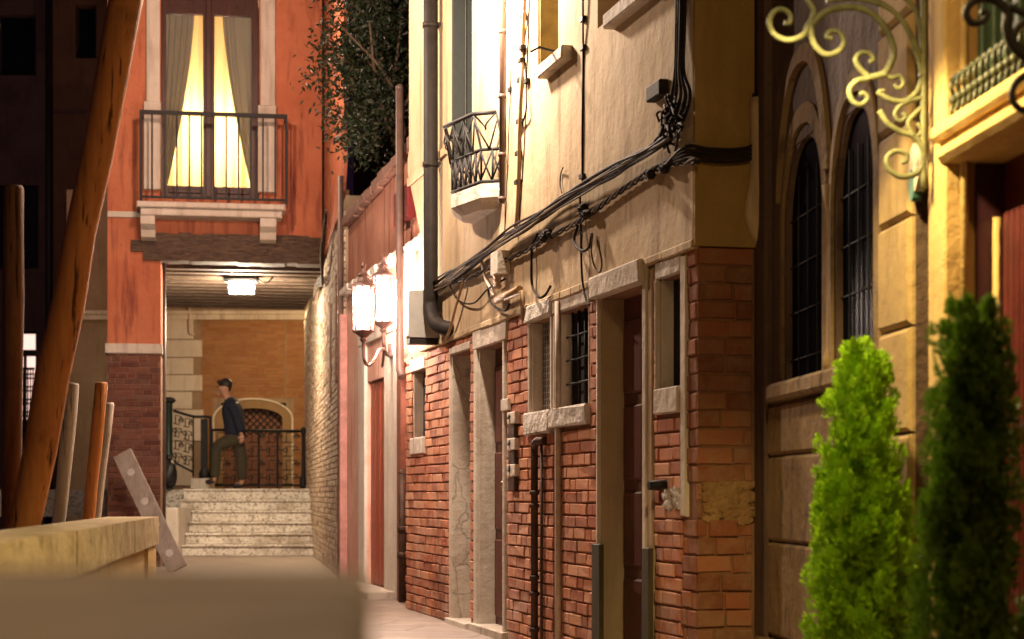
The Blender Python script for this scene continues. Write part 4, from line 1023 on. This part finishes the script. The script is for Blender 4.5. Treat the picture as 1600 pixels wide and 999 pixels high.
def cluster(c, n, r):
    for _ in range(n):
        o = Vector((random.gauss(0,1),random.gauss(0,1),random.gauss(0,1)))*r*.5
        leaf(lv, c+o, Vector((random.uniform(-1,1),random.uniform(-1,1),random.uniform(-1.2,.5))), random.uniform(.05,.09), random.uniform(.010,.018))
cnt = 0
while cnt < 270:
    x, y = random.uniform(500,650), random.uniform(-90,250)
    if x < 522+12*math.sin(y*.06)+max(0,y-110)*.15: continue
    if y > 150 and x > 640-(y-150)*.62: continue
    c = Vector(P(x, y, random.uniform(16.5,17.9))); cluster(c, 40, random.uniform(.15,.28)); cnt += 1
# thin twigs reaching over the red plaster
for (x,y) in ((508,70),(500,100),(488,115),(476,125),(492,128),(506,140),(510,180),(512,40)):
    cluster(Vector(P(x,y,17.3)), 13, .11)
MB().tube(spline([P(570,100,17.3), P(520,95,17.3), P(495,112,17.3), P(468,128,17.3)],4), .006, 5).build('twig', M_['bark'], tr)
lv.build('crown', M_['leaf'], tr, recalc=False)
# dark house behind the tree
db = thing('dark_house', (-.5,27,0), 'unlit house rising in darkness behind the garden tree', 'house')
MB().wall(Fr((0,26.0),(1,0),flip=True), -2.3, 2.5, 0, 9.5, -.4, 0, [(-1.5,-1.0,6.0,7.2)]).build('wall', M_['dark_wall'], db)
MB().box(Fr((0,26.0),(1,0),flip=True), -1.5, -1.0, -.3, -.2, 6.0, 7.2).build('window', M_['dark_glass'], db)

# ------------------------------------------------------------------ houses in the dark on the left
YD = 36.0
DH = Fr((0,YD), (1,0), flip=True)
XD = lambda x: (x-CX)*YD/K
ZD = lambda y: EYE-(y-HY)*YD/K
h1 = thing('dark_house', (XD(0),YD+1,0), 'dim house across the canal with a pink lit window and iron balcony', 'house')
lw = (XD(26),XD(56),ZD(665),ZD(516)); nw = (XD(-2),XD(56),ZD(118),ZD(24))
mh = (XD(-5),XD(60),ZD(420),ZD(290))
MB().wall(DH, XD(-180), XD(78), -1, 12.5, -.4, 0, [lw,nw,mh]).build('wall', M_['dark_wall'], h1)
MB().box(DH, nw[0], nw[1], -.3, -.2, nw[2], nw[3]).build('window', M_['dark_glass'], h1)
MB().box(DH, mh[0], mh[1], -.3, -.2, mh[2], mh[3]).build('window', M_['dark_glass'], h1)
w1 = MB().wall(DH, lw[0], lw[1], lw[2], lw[3], -.2, -.12, [(lw[0]+.03,XD(53),ZD(546),ZD(521)),(XD(29),XD(34),ZD(660),ZD(556)),(XD(38),XD(53),ZD(660),ZD(556))]).build('lit_window', M_['iron'], h1)
MB().box(DH, lw[0], lw[1], -.26, -.24, lw[2], lw[3]).build('pane', M_['lit_curtain'], w1)
gb = MB(); zt_, zb_ = ZD(578), ZD(660)
gb.tube([DH.W(XD(24),.3,zt_), DH.W(XD(60),.3,zt_)], .03, 6); gb.tube([DH.W(XD(24),.3,zb_), DH.W(XD(60),.3,zb_)], .04, 6)
for k in range(9):
    x = XD(26+k*4); gb.tube([DH.W(x,.3,zb_), DH.W(x,.3,zt_)], .014, 5)
    for j in range(4):
        c = DH.W(x, .31, zb_+(zt_-zb_)*(j+.6)/4.2); gb.tube([(c[0]+.055*math.cos(t*PI/4), c[1], c[2]+.055*math.sin(t*PI/4)) for t in range(9)], .013, 5)
gb.box(DH, XD(22), XD(62), .002, .34, zb_-.14, zb_-.04)
gb.build('balcony_railing', M_['iron'], h1)
h2 = thing('dark_house', (XD(125),YD,0), 'brown plastered house in shadow beside the red house, with a narrow window', 'house')
sw_ = (XD(122),XD(154),ZD(95),ZD(12)); dw = (XD(112),XD(160),-1.0,ZD(542))
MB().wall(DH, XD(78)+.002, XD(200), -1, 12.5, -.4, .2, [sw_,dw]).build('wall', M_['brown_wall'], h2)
MB().box(DH, sw_[0], sw_[1], -.2, -.1, sw_[2], sw_[3]).build('window', M_['dark_glass'], h2)
MB().box(DH, dw[0], dw[1], -.2, -.1, -1, dw[3]).build('doorway', M_['black'], h2)
MB().box(DH, XD(80), XD(190), .202, .24, ZD(181), ZD(176)).build('string_band', M_['dark_wall'], h2)
MB().tube([DH.W(XD(82),.28,-.5), DH.W(XD(82),.28,12)], .07, 8).build('drainpipe', M_['iron'], h2)
MB().box(DH, XD(160), XD(168), .202, .24, -1, ZD(540)).build('door_jamb', M_['stone'], h2)
# street lamp globe cut by the frame edge
gl = thing('wall_lamp', DH.W(XD(-8),.02,ZD(45)), 'unlit pale glass wall lamp at the edge of the dim canal house', 'lamp')
MB().ball(DH.W(XD(0),.35,ZD(47)), .13, 12, (.8,.8,1.2)).build('lamp_glass', simple('frosted_glass', (.7,.55,.5), .2), gl)
MB().tube([DH.W(XD(-8),.0,ZD(28)), DH.W(XD(0),.35,ZD(27)), DH.W(XD(0),.35,ZD(38))], .02, 6).build('lamp_arm', M_['iron'], gl)

# ------------------------------------------------------------------ parapets
PR = Fr((-.674,0), (-.125,1))            # right face of the canal parapet
par = thing('stone_parapet', PR.W(6,.13,0), 'stone parapet with a pale coping along the canal, ending beside the leaning board', 'parapet')
e1 = PR.S(248)
a = 2.2
while a < e1-.05:
    b = e1 if e1-a < 1.6 else a+random.uniform(1.0,1.35)
    MB().box(PR, a+.003, b-.003, random.uniform(-.004,.004), .27+random.uniform(-.004,.004), .64, .785+random.uniform(-.004,.002), ch=.014, jit=.006).build('coping', M_['coping'], par); a = b
MB().box(PR, 2.25, e1-.05, .03, .24, -.2, .637).build('parapet_wall', M_['pilaster'], par)
cs = MB(); 
MB().box(PR, e1-.55, e1-.02, .012, .265, -.2, .636, ch=.01).build('end_pier', M_['pilaster'], par)
bo_ = thing('stone_parapet', (-.8,.7,0), 'blurred broad olive stone parapet top filling the near bottom corner', 'parapet')
MB().slab([(-1.2,1.02),(-.080,1.02),(-.022,.28),(-1.2,.28)], .74, .858).build('coping', plaster('olive_coping', (.80,.64,.34), (.62,.48,.23), (.32,.23,.10), .9, sc=9, vs=3.0), bo_, bevel=.012)
MB().slab([(-1.18,.99),(-.105,.99),(-.05,.31),(-1.18,.31)], -.2, .738).build('parapet_wall', M_['coping'], bo_)

# ------------------------------------------------------------------ mooring poles
def pole(label, xt, yt, xb, yb, Y, wpx, mat, flat=True):
    t, b = Vector(P(xt,yt,Y)), Vector(P(xb,yb,Y)); d = (b-t).normalized()
    b = t+d*((t.z+1.0)/max(-d.z,.2)); r = wpx*Y/K/2
    L = (b-t).length; n = 14
    pts = [t+d*L*i/n for i in range(n+1)]
    rr = [r*(.97+.05*math.sin(i*1.3)+random.uniform(-.03,.03))*(1-.06*(1-i/n)) for i in range(n+1)]
    q = Vector((1,0,0)); pts = [p+q*random.uniform(-.08,.08)*r for p in pts]
    m = MB().tube([t-d*.012]+pts, [r*.78]+rr, 18)
    return tag(m.build('mooring_pole', mat), label, 'mooring pole', 'mooring poles rising from the canal')
pole('thick varnished mooring pole leaning right across the whole corner', 214, -90, 41, 810, 7.4, 54, M_['pole'])
pole('upright brown mooring pole standing left of the big leaning pole', 21, 295, 19, 810, 7.6, 34, M_['pole_dark'])
pole('short white mooring pole nearest the big leaning pole', 113, 602, 92, 815, 9.0, 24, M_['pole_white'])
pole('short orange brown mooring pole between two white ones', 158, 601, 138, 815, 9.4, 21, M_['pole'])
pole('thin white mooring pole tucked behind the short orange one', 171, 633, 150, 815, 9.9, 15, M_['pole_white'])
# leaning board
Yb_ = 20.6
bd = thing('leaning_board', P(280,892,Yb_), 'grey board with pale round patches leaning beside the brick pier', 'board')
t0, t1 = Vector(P(192,709,Yb_+.45)), Vector(P(279,888,Yb_)); t1.z = .02
ax = (t1-t0).normalized(); sd = Vector((ax.z,0,-ax.x)).normalized()*.115; nn = ax.cross(sd).normalized()
if nn.y > 0: nn = -nn
th = nn*.045
MB().hexa([t0-sd,t0+sd,t0+sd+th,t0-sd+th,t1-sd,t1+sd,t1+sd+th,t1-sd+th]).build('plank', M_['board'], bd, bevel=.006)
for f in (.17,.42,.62,.86):
    c = t0+(t1-t0)*f; m = MB(); m.tube([c+th*.9, c+th*1.08], .045, 14); m.build('round_patch', M_['board_spot'], bd)

# ------------------------------------------------------------------ gothic house
gh = thing('gothic_house', G.W(2,-1,0), 'weathered stone house with two pointed gothic windows and a dark red doorway', 'house')
def SZ(x, y, d=0.0): return G.px(x, y, d)
la0, la1 = G.S(1229), G.S(1286); lb0, lb1 = G.S(1307), G.S(1366)
zsill = G.Z(1262,590); zsprA = G.Z(1260,330); zapA = G.Z(1264,210); zsprB = G.Z(1342,290); zapB = G.Z(1342,165)
SP = G.S(1446)
wall_top = 6.0
def pointed(a0, a1, zs, za, g=0.0, n=8):
    c = (a0+a1)/2; L = []
    w = (a1-a0)/2+g; h = za-zs+g*1.6
    for i in range(n+1):
        t = i/n; L.append((c-w*math.cos(t*PI/2)**.8, zs+h*math.sin(t*PI/2)**1.25))
    R = [(2*c-x, z) for x, z in L[::-1][1:]]
    return L+R
# wall with rectangular gaps, then spandrels closing them to points
hA = (la0,la1,zsill,zapA); hB = (lb0,lb1,zsill,zapB)
SM = G.S(1369,.056)
MB().wall(G, -.15, SM, -.05, zsill-.05, -.35, 0, []).build('lower_wall', M_['gothic'], gh)
MB().wall(G, -.15, SM, zsill-.049, wall_top, -.35, 0, [hA,hB]).build('window_wall', M_['gothic_dark'], gh)  # shade of the unlit upper wall put into its darker plaster
for (a0,a1,zs,za) in ((la0,la1,zsprA,zapA),(lb0,lb1,zsprB,zapB)):
    pts = pointed(a0,a1,zs,za); c = len(pts)//2; m = MB()
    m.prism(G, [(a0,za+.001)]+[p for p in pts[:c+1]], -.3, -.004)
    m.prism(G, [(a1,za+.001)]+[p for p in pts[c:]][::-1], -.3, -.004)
    m.build('arch_head', M_['gothic_dark'], gh)  # same shade tone painted into the arch heads
    ring_ = MB()
    p0, p1 = pointed(a0,a1,zs,za,.035), pointed(a0,a1,zs,za,.085)
    p0 = [(p0[0][0],zsill)]+p0+[(p0[-1][0],zsill)]; p1 = [(p1[0][0],zsill)]+p1+[(p1[-1][0],zsill)]
    for i in range(len(p0)-1):
        ring_.hexa([G.W(p0[i][0],-.01,p0[i][1]), G.W(p0[i+1][0],-.01,p0[i+1][1]), G.W(p0[i+1][0],.014,p0[i+1][1]), G.W(p0[i][0],.014,p0[i][1]),
                    G.W(p1[i][0],-.01,p1[i][1]), G.W(p1[i+1][0],-.01,p1[i+1][1]), G.W(p1[i+1][0],.010,p1[i+1][1]), G.W(p1[i][0],.010,p1[i][1])])
    ring_.build('arch_moulding', M_['gothic'], gh)
    pn_ = MB().box(G, a0+.002, a1-.002, -.06, -.024, zsill+.002, za-.002).build('window', M_['dark_glass'], gh)
    g = MB(); nx = 4
    for i in range(1,nx): a = a0+(a1-a0)*i/nx; g.tube([G.W(a,-.016,zsill), G.W(a,-.016,za-.12)], .004, 6)
    for i in range(1,5): z = zsill+(za-zsill)*i/5-.1; g.tube([G.W(a0,-.018,z), G.W(a1,-.018,z)], .003, 6)
    g.build('window_bars', M_['black'], pn_)
# slender column between the lights and its capital
cc = (la1+lb0)/2
MB().lathe(G.W(cc,-.03,zsill), [(.05,0),(.055,.05),(.042,.09),(.042,zsprA-zsill-.06),(.05,zsprA-zsill-.03),(.06,zsprA-zsill+.04)], 12).build('mullion_column', M_['ashlar'], gh)
# hood mould over the first light
hp0, hp1 = pointed(la0-.05,la1+.05,zsprA+.1,G.Z(1245,130),.03,10), pointed(la0-.05,la1+.05,zsprA+.1,G.Z(1245,130),.075,10)
m = MB()
for i in range(len(hp0)-1):
    m.hexa([G.W(hp0[i][0],-.01,hp0[i][1]), G.W(hp0[i+1][0],-.01,hp0[i+1][1]), G.W(hp0[i+1][0],.026,hp0[i+1][1]), G.W(hp0[i][0],.026,hp0[i][1]),
            G.W(hp1[i][0],-.01,hp1[i][1]), G.W(hp1[i+1][0],-.01,hp1[i+1][1]), G.W(hp1[i+1][0],.018,hp1[i+1][1]), G.W(hp1[i][0],.018,hp1[i][1])])
m.build('hood_mould', M_['gothic'], gh)
MB().box(G, la0-.10, SM-.01, .001, .07, zsill-.075, zsill-.003, ch=.012, jit=.004).build('window_sill', M_['gothic'], gh)
# coursed stones below the sill (joints as real gaps)
def ashlar(a0, a1, zs, d, mat, name, ch=.012):
    m = MB()
    for z0, z1 in zip(zs, zs[1:]):
        m.box(G, a0, a1, d-.02, d+.022, z0+.004, z1-.004, ch=ch, jit=.002)
    m.build(name, mat, gh)
ashlar(G.S(1208), SM-.004, [.30,.70,1.06,zsill-.08], .002, M_['gothic'], 'coursed_stone')
MB().box(G, G.S(1200), SM, .001, .07, -.05, .29, ch=.02, jit=.004).build('plinth', M_['gothic'], gh)
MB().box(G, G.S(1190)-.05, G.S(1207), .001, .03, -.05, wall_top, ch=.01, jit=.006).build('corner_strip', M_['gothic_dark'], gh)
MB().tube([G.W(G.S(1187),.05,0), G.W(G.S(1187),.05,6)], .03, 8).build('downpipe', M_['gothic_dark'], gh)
# ashlar bay with rusticated joints, carrying the bracket
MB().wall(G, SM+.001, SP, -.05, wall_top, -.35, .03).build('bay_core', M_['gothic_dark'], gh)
zj = [-.05]+[G.Z(1408,y) for y in (840,680,520,355,212,50,-110,-280)]+[wall_top-.3]
ashlar(SM+.004, SP-.004, zj, .032, M_['ashlar'], 'rusticated_stone', .014)
# pilaster, recess and lintel
PS = G.S(1450,.04); PS2 = G.S(1476,.04)
MB().box(G, PS, PS2, -.35, .04, -.05, wall_top, ch=.006).build('pilaster', M_['pilaster'], gh)
aD = G.S(1515,-.035); aE = aD+2.0
MB().box(G, PS2+.001, aD-.001, -.35, -.02, -.05, wall_top, ch=.01).build('door_jamb', M_['pilaster'], gh)
MB().tube([G.W(PS2+.02,-.012,0), G.W(PS2+.02,-.012,6)], .012, 8).build('roll_moulding', M_['pilaster'], gh)
zl0, zl1 = G.Z(1470,256,.05), G.Z(1466,206,.06)
lt_ = MB(); lt_.box(G, PS2-.02, aE, -.3, .050, zl0+.05, zl1-.03, ch=.008); lt_.box(G, PS2-.03, aE, -.3, .075, zl1-.029, zl1+.02, ch=.012); lt_.box(G, PS2-.015, aE, -.3, .062, zl0, zl0+.049, ch=.016)
lt_.build('door_lintel', M_['pilaster'], gh)
MB().box(G, aD, aD+.02, -.75, -.05, 0, zl0-.002).build('door_reveal', M_['maroon'], gh)
dpn = MB().box(G, aD+.021, aE, -.19, -.13, 0, zl0-.002)
for i in range(26): a = aD+.06+i*.045; dpn.box(G, a, a+.03, -.132, -.112, .05, zl0-.15, ch=.006)
dpn.build('red_door', M_['dark_red'], gh)
MB().box(G, aD+.02, aE, -.78, -.70, 0, 2).build('door_back', M_['black'], gh)
MB().tube([G.W(aD+.045,-.10,.0), G.W(aD+.045,-.10,1.70)], .012, 8).build('door_edge', M_['pilaster'], gh)
# transom window with green louvres and knotted iron grille
MB().wall(G, aD, aE, zl1+.021, wall_top, -.35, -.11).build('transom_back', M_['black'], gh)
lv_ = MB()
for i in range(30):
    a = aD+.02+i*.05; lv_.box(G, a, a+.036, -.10, -.05-.012*(i%2), zl1+.025, 3.4, ch=.006)
lv_.build('green_shutter', M_['green_shutter'], gh)
gk = MB(); zk0, zk1 = zl1+.03, zl1+.15
for z in (zk0, zk1): gk.tube([G.W(aD,.02,z), G.W(aE,.02,z)], .007, 6)
for i in range(40):
    a = aD+.02+i*.05; gk.tube(spline([G.W(a,.02,zk0), G.W(a+.015,.03,zk0+.03), G.W(a-.01,.01,(zk0+zk1)/2), G.W(a+.012,.03,zk1-.03), G.W(a,.02,zk1)],3), .006, 5)
    gk.ball(G.W(a,.02,(zk0+zk1)/2), .015, 6); gk.ball(G.W(a+.025,.02,zk1), .012, 6)
gk.build('knotted_grille', simple('dark_green_iron', (.055,.06,.028), .5, 0, .5, 20), gh)
# stain plaque: pale patch with a teal drip
pt = MB(); c = G.px(1428,262,.056)
pt.prism(G, [(c[0]+.05*math.cos(t*PI/7)*(1+.15*math.sin(3*t)), c[1]+.075*math.sin(t*PI/7)) for t in range(14)], .03, .0575); pt.build('pale_patch', M_['stone'], gh)
c = G.px(1424,290,.058)
pt = MB().prism(G, [(c[0]+.026*math.cos(t*PI/7), c[1]+.05*math.sin(t*PI/7)) for t in range(14)], .03, .0595); pt.build('teal_stain', simple('teal_paint', (.06,.16,.13), .7), gh)

# ------------------------------------------------------------------ wrought-iron brackets
def scroll_set(name, label, Y, sets, mat, org, sc, slope):
    t = thing(name, P(*org, Y), label, 'iron bracket')
    for pts, r, taper in sets:
        w = []
        for zx, zy in pts:
            x, y = org[0]+(zx-org[0])*1.0, zy
            yy = Y+slope*(x-org[0]); w.append(P(x,y,yy))
        sp = spline(w, 6); n = len(sp)
        rr = [1.22*r*(1-taper*(i/(n-1))) for i in range(n)]
        MB().tube(sp, rr, 8).build('scroll', mat, t)
    return t
z6 = lambda L: [(1150+a/3.122, b/3.122) for a, b in L]
Yk = G.wp(1443,0,.075)[1]
S_ = [
 (z6([(915,-200),(915,0),(915,300),(915,600),(915,920)]), .0075, 0),
 (z6([(375,120),(420,70),(500,40),(600,40),(680,80),(740,160),(770,250),(755,310),(720,360),(650,380)]), .0085, 0),
 (z6([(355,120),(330,170),(260,197),(190,172),(163,110),(188,57),(230,48),(265,75),(262,112),(235,112)]), .0085, .3),
 (z6([(365,122),(370,180),(392,232),(440,267),(500,250),(527,205),(503,160),(462,153),(443,182),(470,188)]), .0085, .3),
 (z6([(360,120),(380,60),(350,0),(330,-60)]), .0075, 0),
 (z6([(645,375),(602,332),(583,292),(608,260),(650,262),(672,292),(648,303)]), .008, .3),
 (z6([(648,385),(590,396),(553,440),(570,496),(610,512),(642,482),(622,455),(602,464)]), .008, .3),
 (z6([(715,362),(760,380),(800,373),(817,408),(792,432),(772,412)]), .0065, .3),
 (z6([(440,5),(560,-5),(660,8),(760,50),(830,130),(870,230),(895,310),(905,360)]), .0065, 0),
 (z6([(640,-20),(740,35),(820,110),(880,225),(900,300)]), .006, 0),
 (z6([(800,-30),(870,40),(900,150),(910,260)]), .006, 0),
 (z6([(690,445),(740,482),(820,495),(880,452),(908,385)]), .007, 0),
 (z6([(910,478),(850,492),(800,517),(775,560),(800,592),(828,570),(810,553)]), .0065, .3),
 (z6([(700,540),(740,602),(800,642),(860,662),(900,702),(918,765)]), .0075, 0),
 (z6([(912,520),(870,560),(840,600),(862,660)]), .006, 0),
 (z6([(885,600),(905,640),(880,665),(855,640)]), .005, .2),
 (z6([(915,790),(905,820),(870,852),(800,862),(745,822),(738,768),(780,738),(828,753),(832,786),(805,796)]), .008, .3)]
sb = scroll_set('scroll_bracket', 'pale green wrought iron scroll bracket on the stone wall above the cypress', Yk, S_, M_['iron_green'], (1443,0), 1, .0)
cl_ = MB()
for zx, zy, w, h in ((905,365,26,16),(604,45,20,24),(365,125,18,18),(648,380,20,22),(710,445,26,12),(725,365,18,18),(862,660,16,14)):
    cl_ = MB(); c = Vector(P(1150+zx/3.122, zy/3.122, Yk)); cl_.box(ID, c.x-w/3.122*Yk/K*.5, c.x+w/3.122*Yk/K*.5, -(Yk+.011), -(Yk-.011), c.z-h/3.122*Yk/K*.5, c.z+h/3.122*Yk/K*.5, ch=.002); cl_.build('clamp', M_['iron_green'], sb)
MB().tube([Vector(P(1443,y,Yk)) for y in (300,200)], .004, 6).build('wall_fixing', M_['iron_green'], sb)
S2_ = [(z6([(1300,20),(1230,-5),(1155,10),(1122,60),(1148,112),(1200,107),(1225,70),(1190,58)]), .009, .3),
       (z6([(1200,-60),(1270,0),(1325,60),(1320,140),(1350,220),(1420,285),(1500,330)]), .010, 0),
       (z6([(1330,30),(1390,60),(1450,70)]), .008, 0),
       (z6([(1420,250),(1362,215),(1358,165),(1400,115),(1450,105)]), .008, 0),
       (z6([(1450,360),(1385,385),(1348,440),(1360,510),(1420,545),(1480,520)]), .008, .2)]
scroll_set('scroll_bracket', 'black wrought iron scroll bracket before the green louvred shutter', 4.3, S2_, M_['iron'], (1600,0), 1, .0)

# ------------------------------------------------------------------ cypresses
def spray(m, c, d, L):
    d = d.normalized(); s = d.orthogonal().normalized(); s = Matrix.Rotation(random.uniform(0,2*PI),3,d) @ s; nrm = d.cross(s)
    w = L*.05
    vs = []; fs = []
    def blade(o, q, l, w):
        sx = q.cross(nrm).normalized()*w; b = len(vs)
        vs.extend([o-sx*.6, o+q*l*.5-sx, o+q*l, o+q*l*.5+sx, o+sx*.6]); fs.append((b,b+1,b+2,b+3,b+4))
    blade(c, d+nrm*.1, L, w)
    for k, f in enumerate((.12,.26,.4,.55,.7)):
        for sg in (1,-1):
            q = (d*.8+s*sg*.75+nrm*random.uniform(-.25,.25)).normalized(); blade(c+d*L*f, q, L*(.62-.5*f), w*.9)
    m.add(vs, fs)
def cypress(name, label, x, y, prof, n, mat, L):
    t = thing(name, (x,y,0), label, 'cypress', 'potted cypresses by the doorway')
    MB().tube([(x,y,.2),(x+.004,y,.5),(x-.003,y+.004,.9),(x,y,prof[-1][0]-.06)], [.016,.013,.009,.003], 8).build('trunk', M_['bark'], t)
    def R(z):
        for (z0,r0),(z1,r1) in zip(prof, prof[1:]):
            if z0 <= z <= z1: return r0+(r1-r0)*(z-z0)/(z1-z0)
        return 0
    m = MB(); zmin, zmax = prof[0][0], prof[-1][0]; rmax = max(r for _, r in prof); per = 60; made = 0
    while made < n:
        z = random.uniform(zmin-.03, zmax-.03); r = max(R(z), .008)
        if random.random()*rmax > r+.02: continue
        th = random.uniform(0,2*PI); big = random.uniform(.7,1.35)
        rb = r*random.choice((.40,.65,.76,.80,.84)); H = min(.075*big*(.30+.70*r/rmax), (zmax-z)*.95); wd = .022*big*(.35+.65*r/rmax)
        ox, oy = math.cos(th), math.sin(th)
        lean = Vector((ox*.20+random.gauss(0,.10), oy*.20+random.gauss(0,.10), 1)).normalized()
        for k in range(per):
            f = random.random()**.8; w_ = wd*math.sin(PI*min(1,.15+f*.85))**.8+.003
            a2 = random.uniform(0,2*PI); q = random.random()**.5*w_
            c = Vector((x+rb*ox, y+rb*oy, z))+lean*(H*f)+Vector((math.cos(a2)*q, math.sin(a2)*q, random.gauss(0,.006)))
            d = lean*.9+Vector((math.cos(a2)*.6, math.sin(a2)*.6, random.gauss(0,.25)))*(1.0-f*.6)+Vector((ox,oy,0))*.25
            spray(m, c, d, L*random.uniform(.55,1.1))
        made += per
    for _ in range(int(n*.30)):
        z = random.uniform(zmin, zmax-.06); r = R(z)*.62*random.random()**.5; th = random.uniform(0,2*PI)
        spray(m, Vector((x+r*math.cos(th), y+r*math.sin(th), z)), Vector((random.gauss(0,.7),random.gauss(0,.7),.8)), L*1.5)
    for _ in range(60):
        f = random.random(); spray(m, Vector((x+random.gauss(0,.010*(1.2-f)),y+random.gauss(0,.010*(1.2-f)),zmax-.09+.085*f)), Vector((random.gauss(0,.35),random.gauss(0,.35),1)), L*.8)
    m.build('crown', mat, t, recalc=False)
    return t
cy1 = (1345-CX)*5.4/K
cypress('potted_cypress', 'bright green potted cypress in front of the gothic window', cy1, 5.4, [(.28,.12),(.45,.172),(.62,.165),(.85,.138),(1.08,.108),(1.22,.085),(1.31,.055),(1.365,.012)], 24000, M_['thuja'], .024)
cy2 = (1516-CX)*4.05/K
cypress('potted_cypress', 'darker potted cypress standing before the red doorway', cy2, 4.05, [(.28,.09),(.45,.118),(.62,.122),(.85,.112),(1.05,.098),(1.2,.080),(1.29,.05),(1.335,.012)], 20000, M_['thuja_shaded'], .020)
for x, y, r, lb in ((cy1,5.4,.16,'round terracotta pot holding the bright green cypress'),(cy2,4.05,.13,'round terracotta pot holding the darker cypress')):
    t = thing('plant_pot', (x,y,0), lb, 'plant pot', 'pots of the cypresses')
    MB().lathe((x,y,0), [(r*.7,0),(r*.95,.24),(r*1.08,.245),(r*1.08,.30),(r*.95,.302),(r*.92,.27),(.01,.265)], 24).build('pot', M_['terracotta'], t)
    MB().lathe((x,y,.265), [(r*.9,0),(r*.85,.012),(.005,.02)], 20).build('soil', M_['bark'], t)

# ------------------------------------------------------------------ light
def lamp(name, loc, power, col, size=.06, kind='POINT'):
    l = bpy.data.lights.new(name, kind); l.energy = power; l.color = col; l.shadow_soft_size = size
    o = bpy.data.objects.new(name, l); o.location = loc; C.objects.link(o); return o
lamp('street_lamp_light', (M.W(M.S(816),(.48),4.0)), 350, (1,.78,.60), .07)
sp_ = lamp('bracket_lamp_light', (.70,4.95,2.40), 118, (1,.74,.30), .05, 'SPOT'); sp_.data.spot_size = math.radians(142); sp_.data.spot_blend = .3
lamp('door_lamp_light', (.75,3.4,3.1), 38, (1,.58,.22), .05)
lamp('room_light', RH.W((wr[0]+wr[1])/2,-.80,wr[2]+.85), 150, (1,.74,.42), .10)
lamp('alley_lamp_light', (-2.75,12.6,4.9), 520, (1,.72,.54), .08)
lamp('passage_front_light', (-3.2,18.6,5.9), 190, (1,.66,.48), .08)
lamp('bracket_fill_light', (.58,4.8,2.58), 8, (1,.78,.36), .05)  # added fill light that brightens the iron scrolls above the spot
lamp('bridge_lamp_light', (-3.6,30.2,3.9), 175, (1,.66,.32), .08)
lamp('canal_fill_light', (-9.0,29.0,7.5), 110, (1,.5,.42), .08)  # added fill light lifting the dim houses across the canal, no lamp there

w = bpy.data.worlds.new('World'); bpy.context.scene.world = w; w.use_nodes = True
bg = w.node_tree.nodes['Background']; bg.inputs[0].default_value = (.35,.16,.42,1); bg.inputs[1].default_value = .013

# ------------------------------------------------------------------ camera
cam = bpy.data.cameras.new('camera'); co_ = bpy.data.objects.new('camera', cam); C.objects.link(co_)
co_.location = (0,0,EYE); co_.rotation_euler = (PI/2,0,0)
cam.sensor_width = 36; cam.lens = 36*K/1600; cam.shift_y = (HY-499.5)/1600
cam.clip_end = 300; cam.clip_start = .05
cam.dof.use_dof = True; cam.dof.focus_distance = 10.8; cam.dof.aperture_fstop = 3.6
sc = bpy.context.scene; sc.camera = co_
sc.view_settings.view_transform = 'Standard'; sc.view_settings.look = 'None'; sc.view_settings.exposure = 0.72; sc.view_settings.gamma = 1
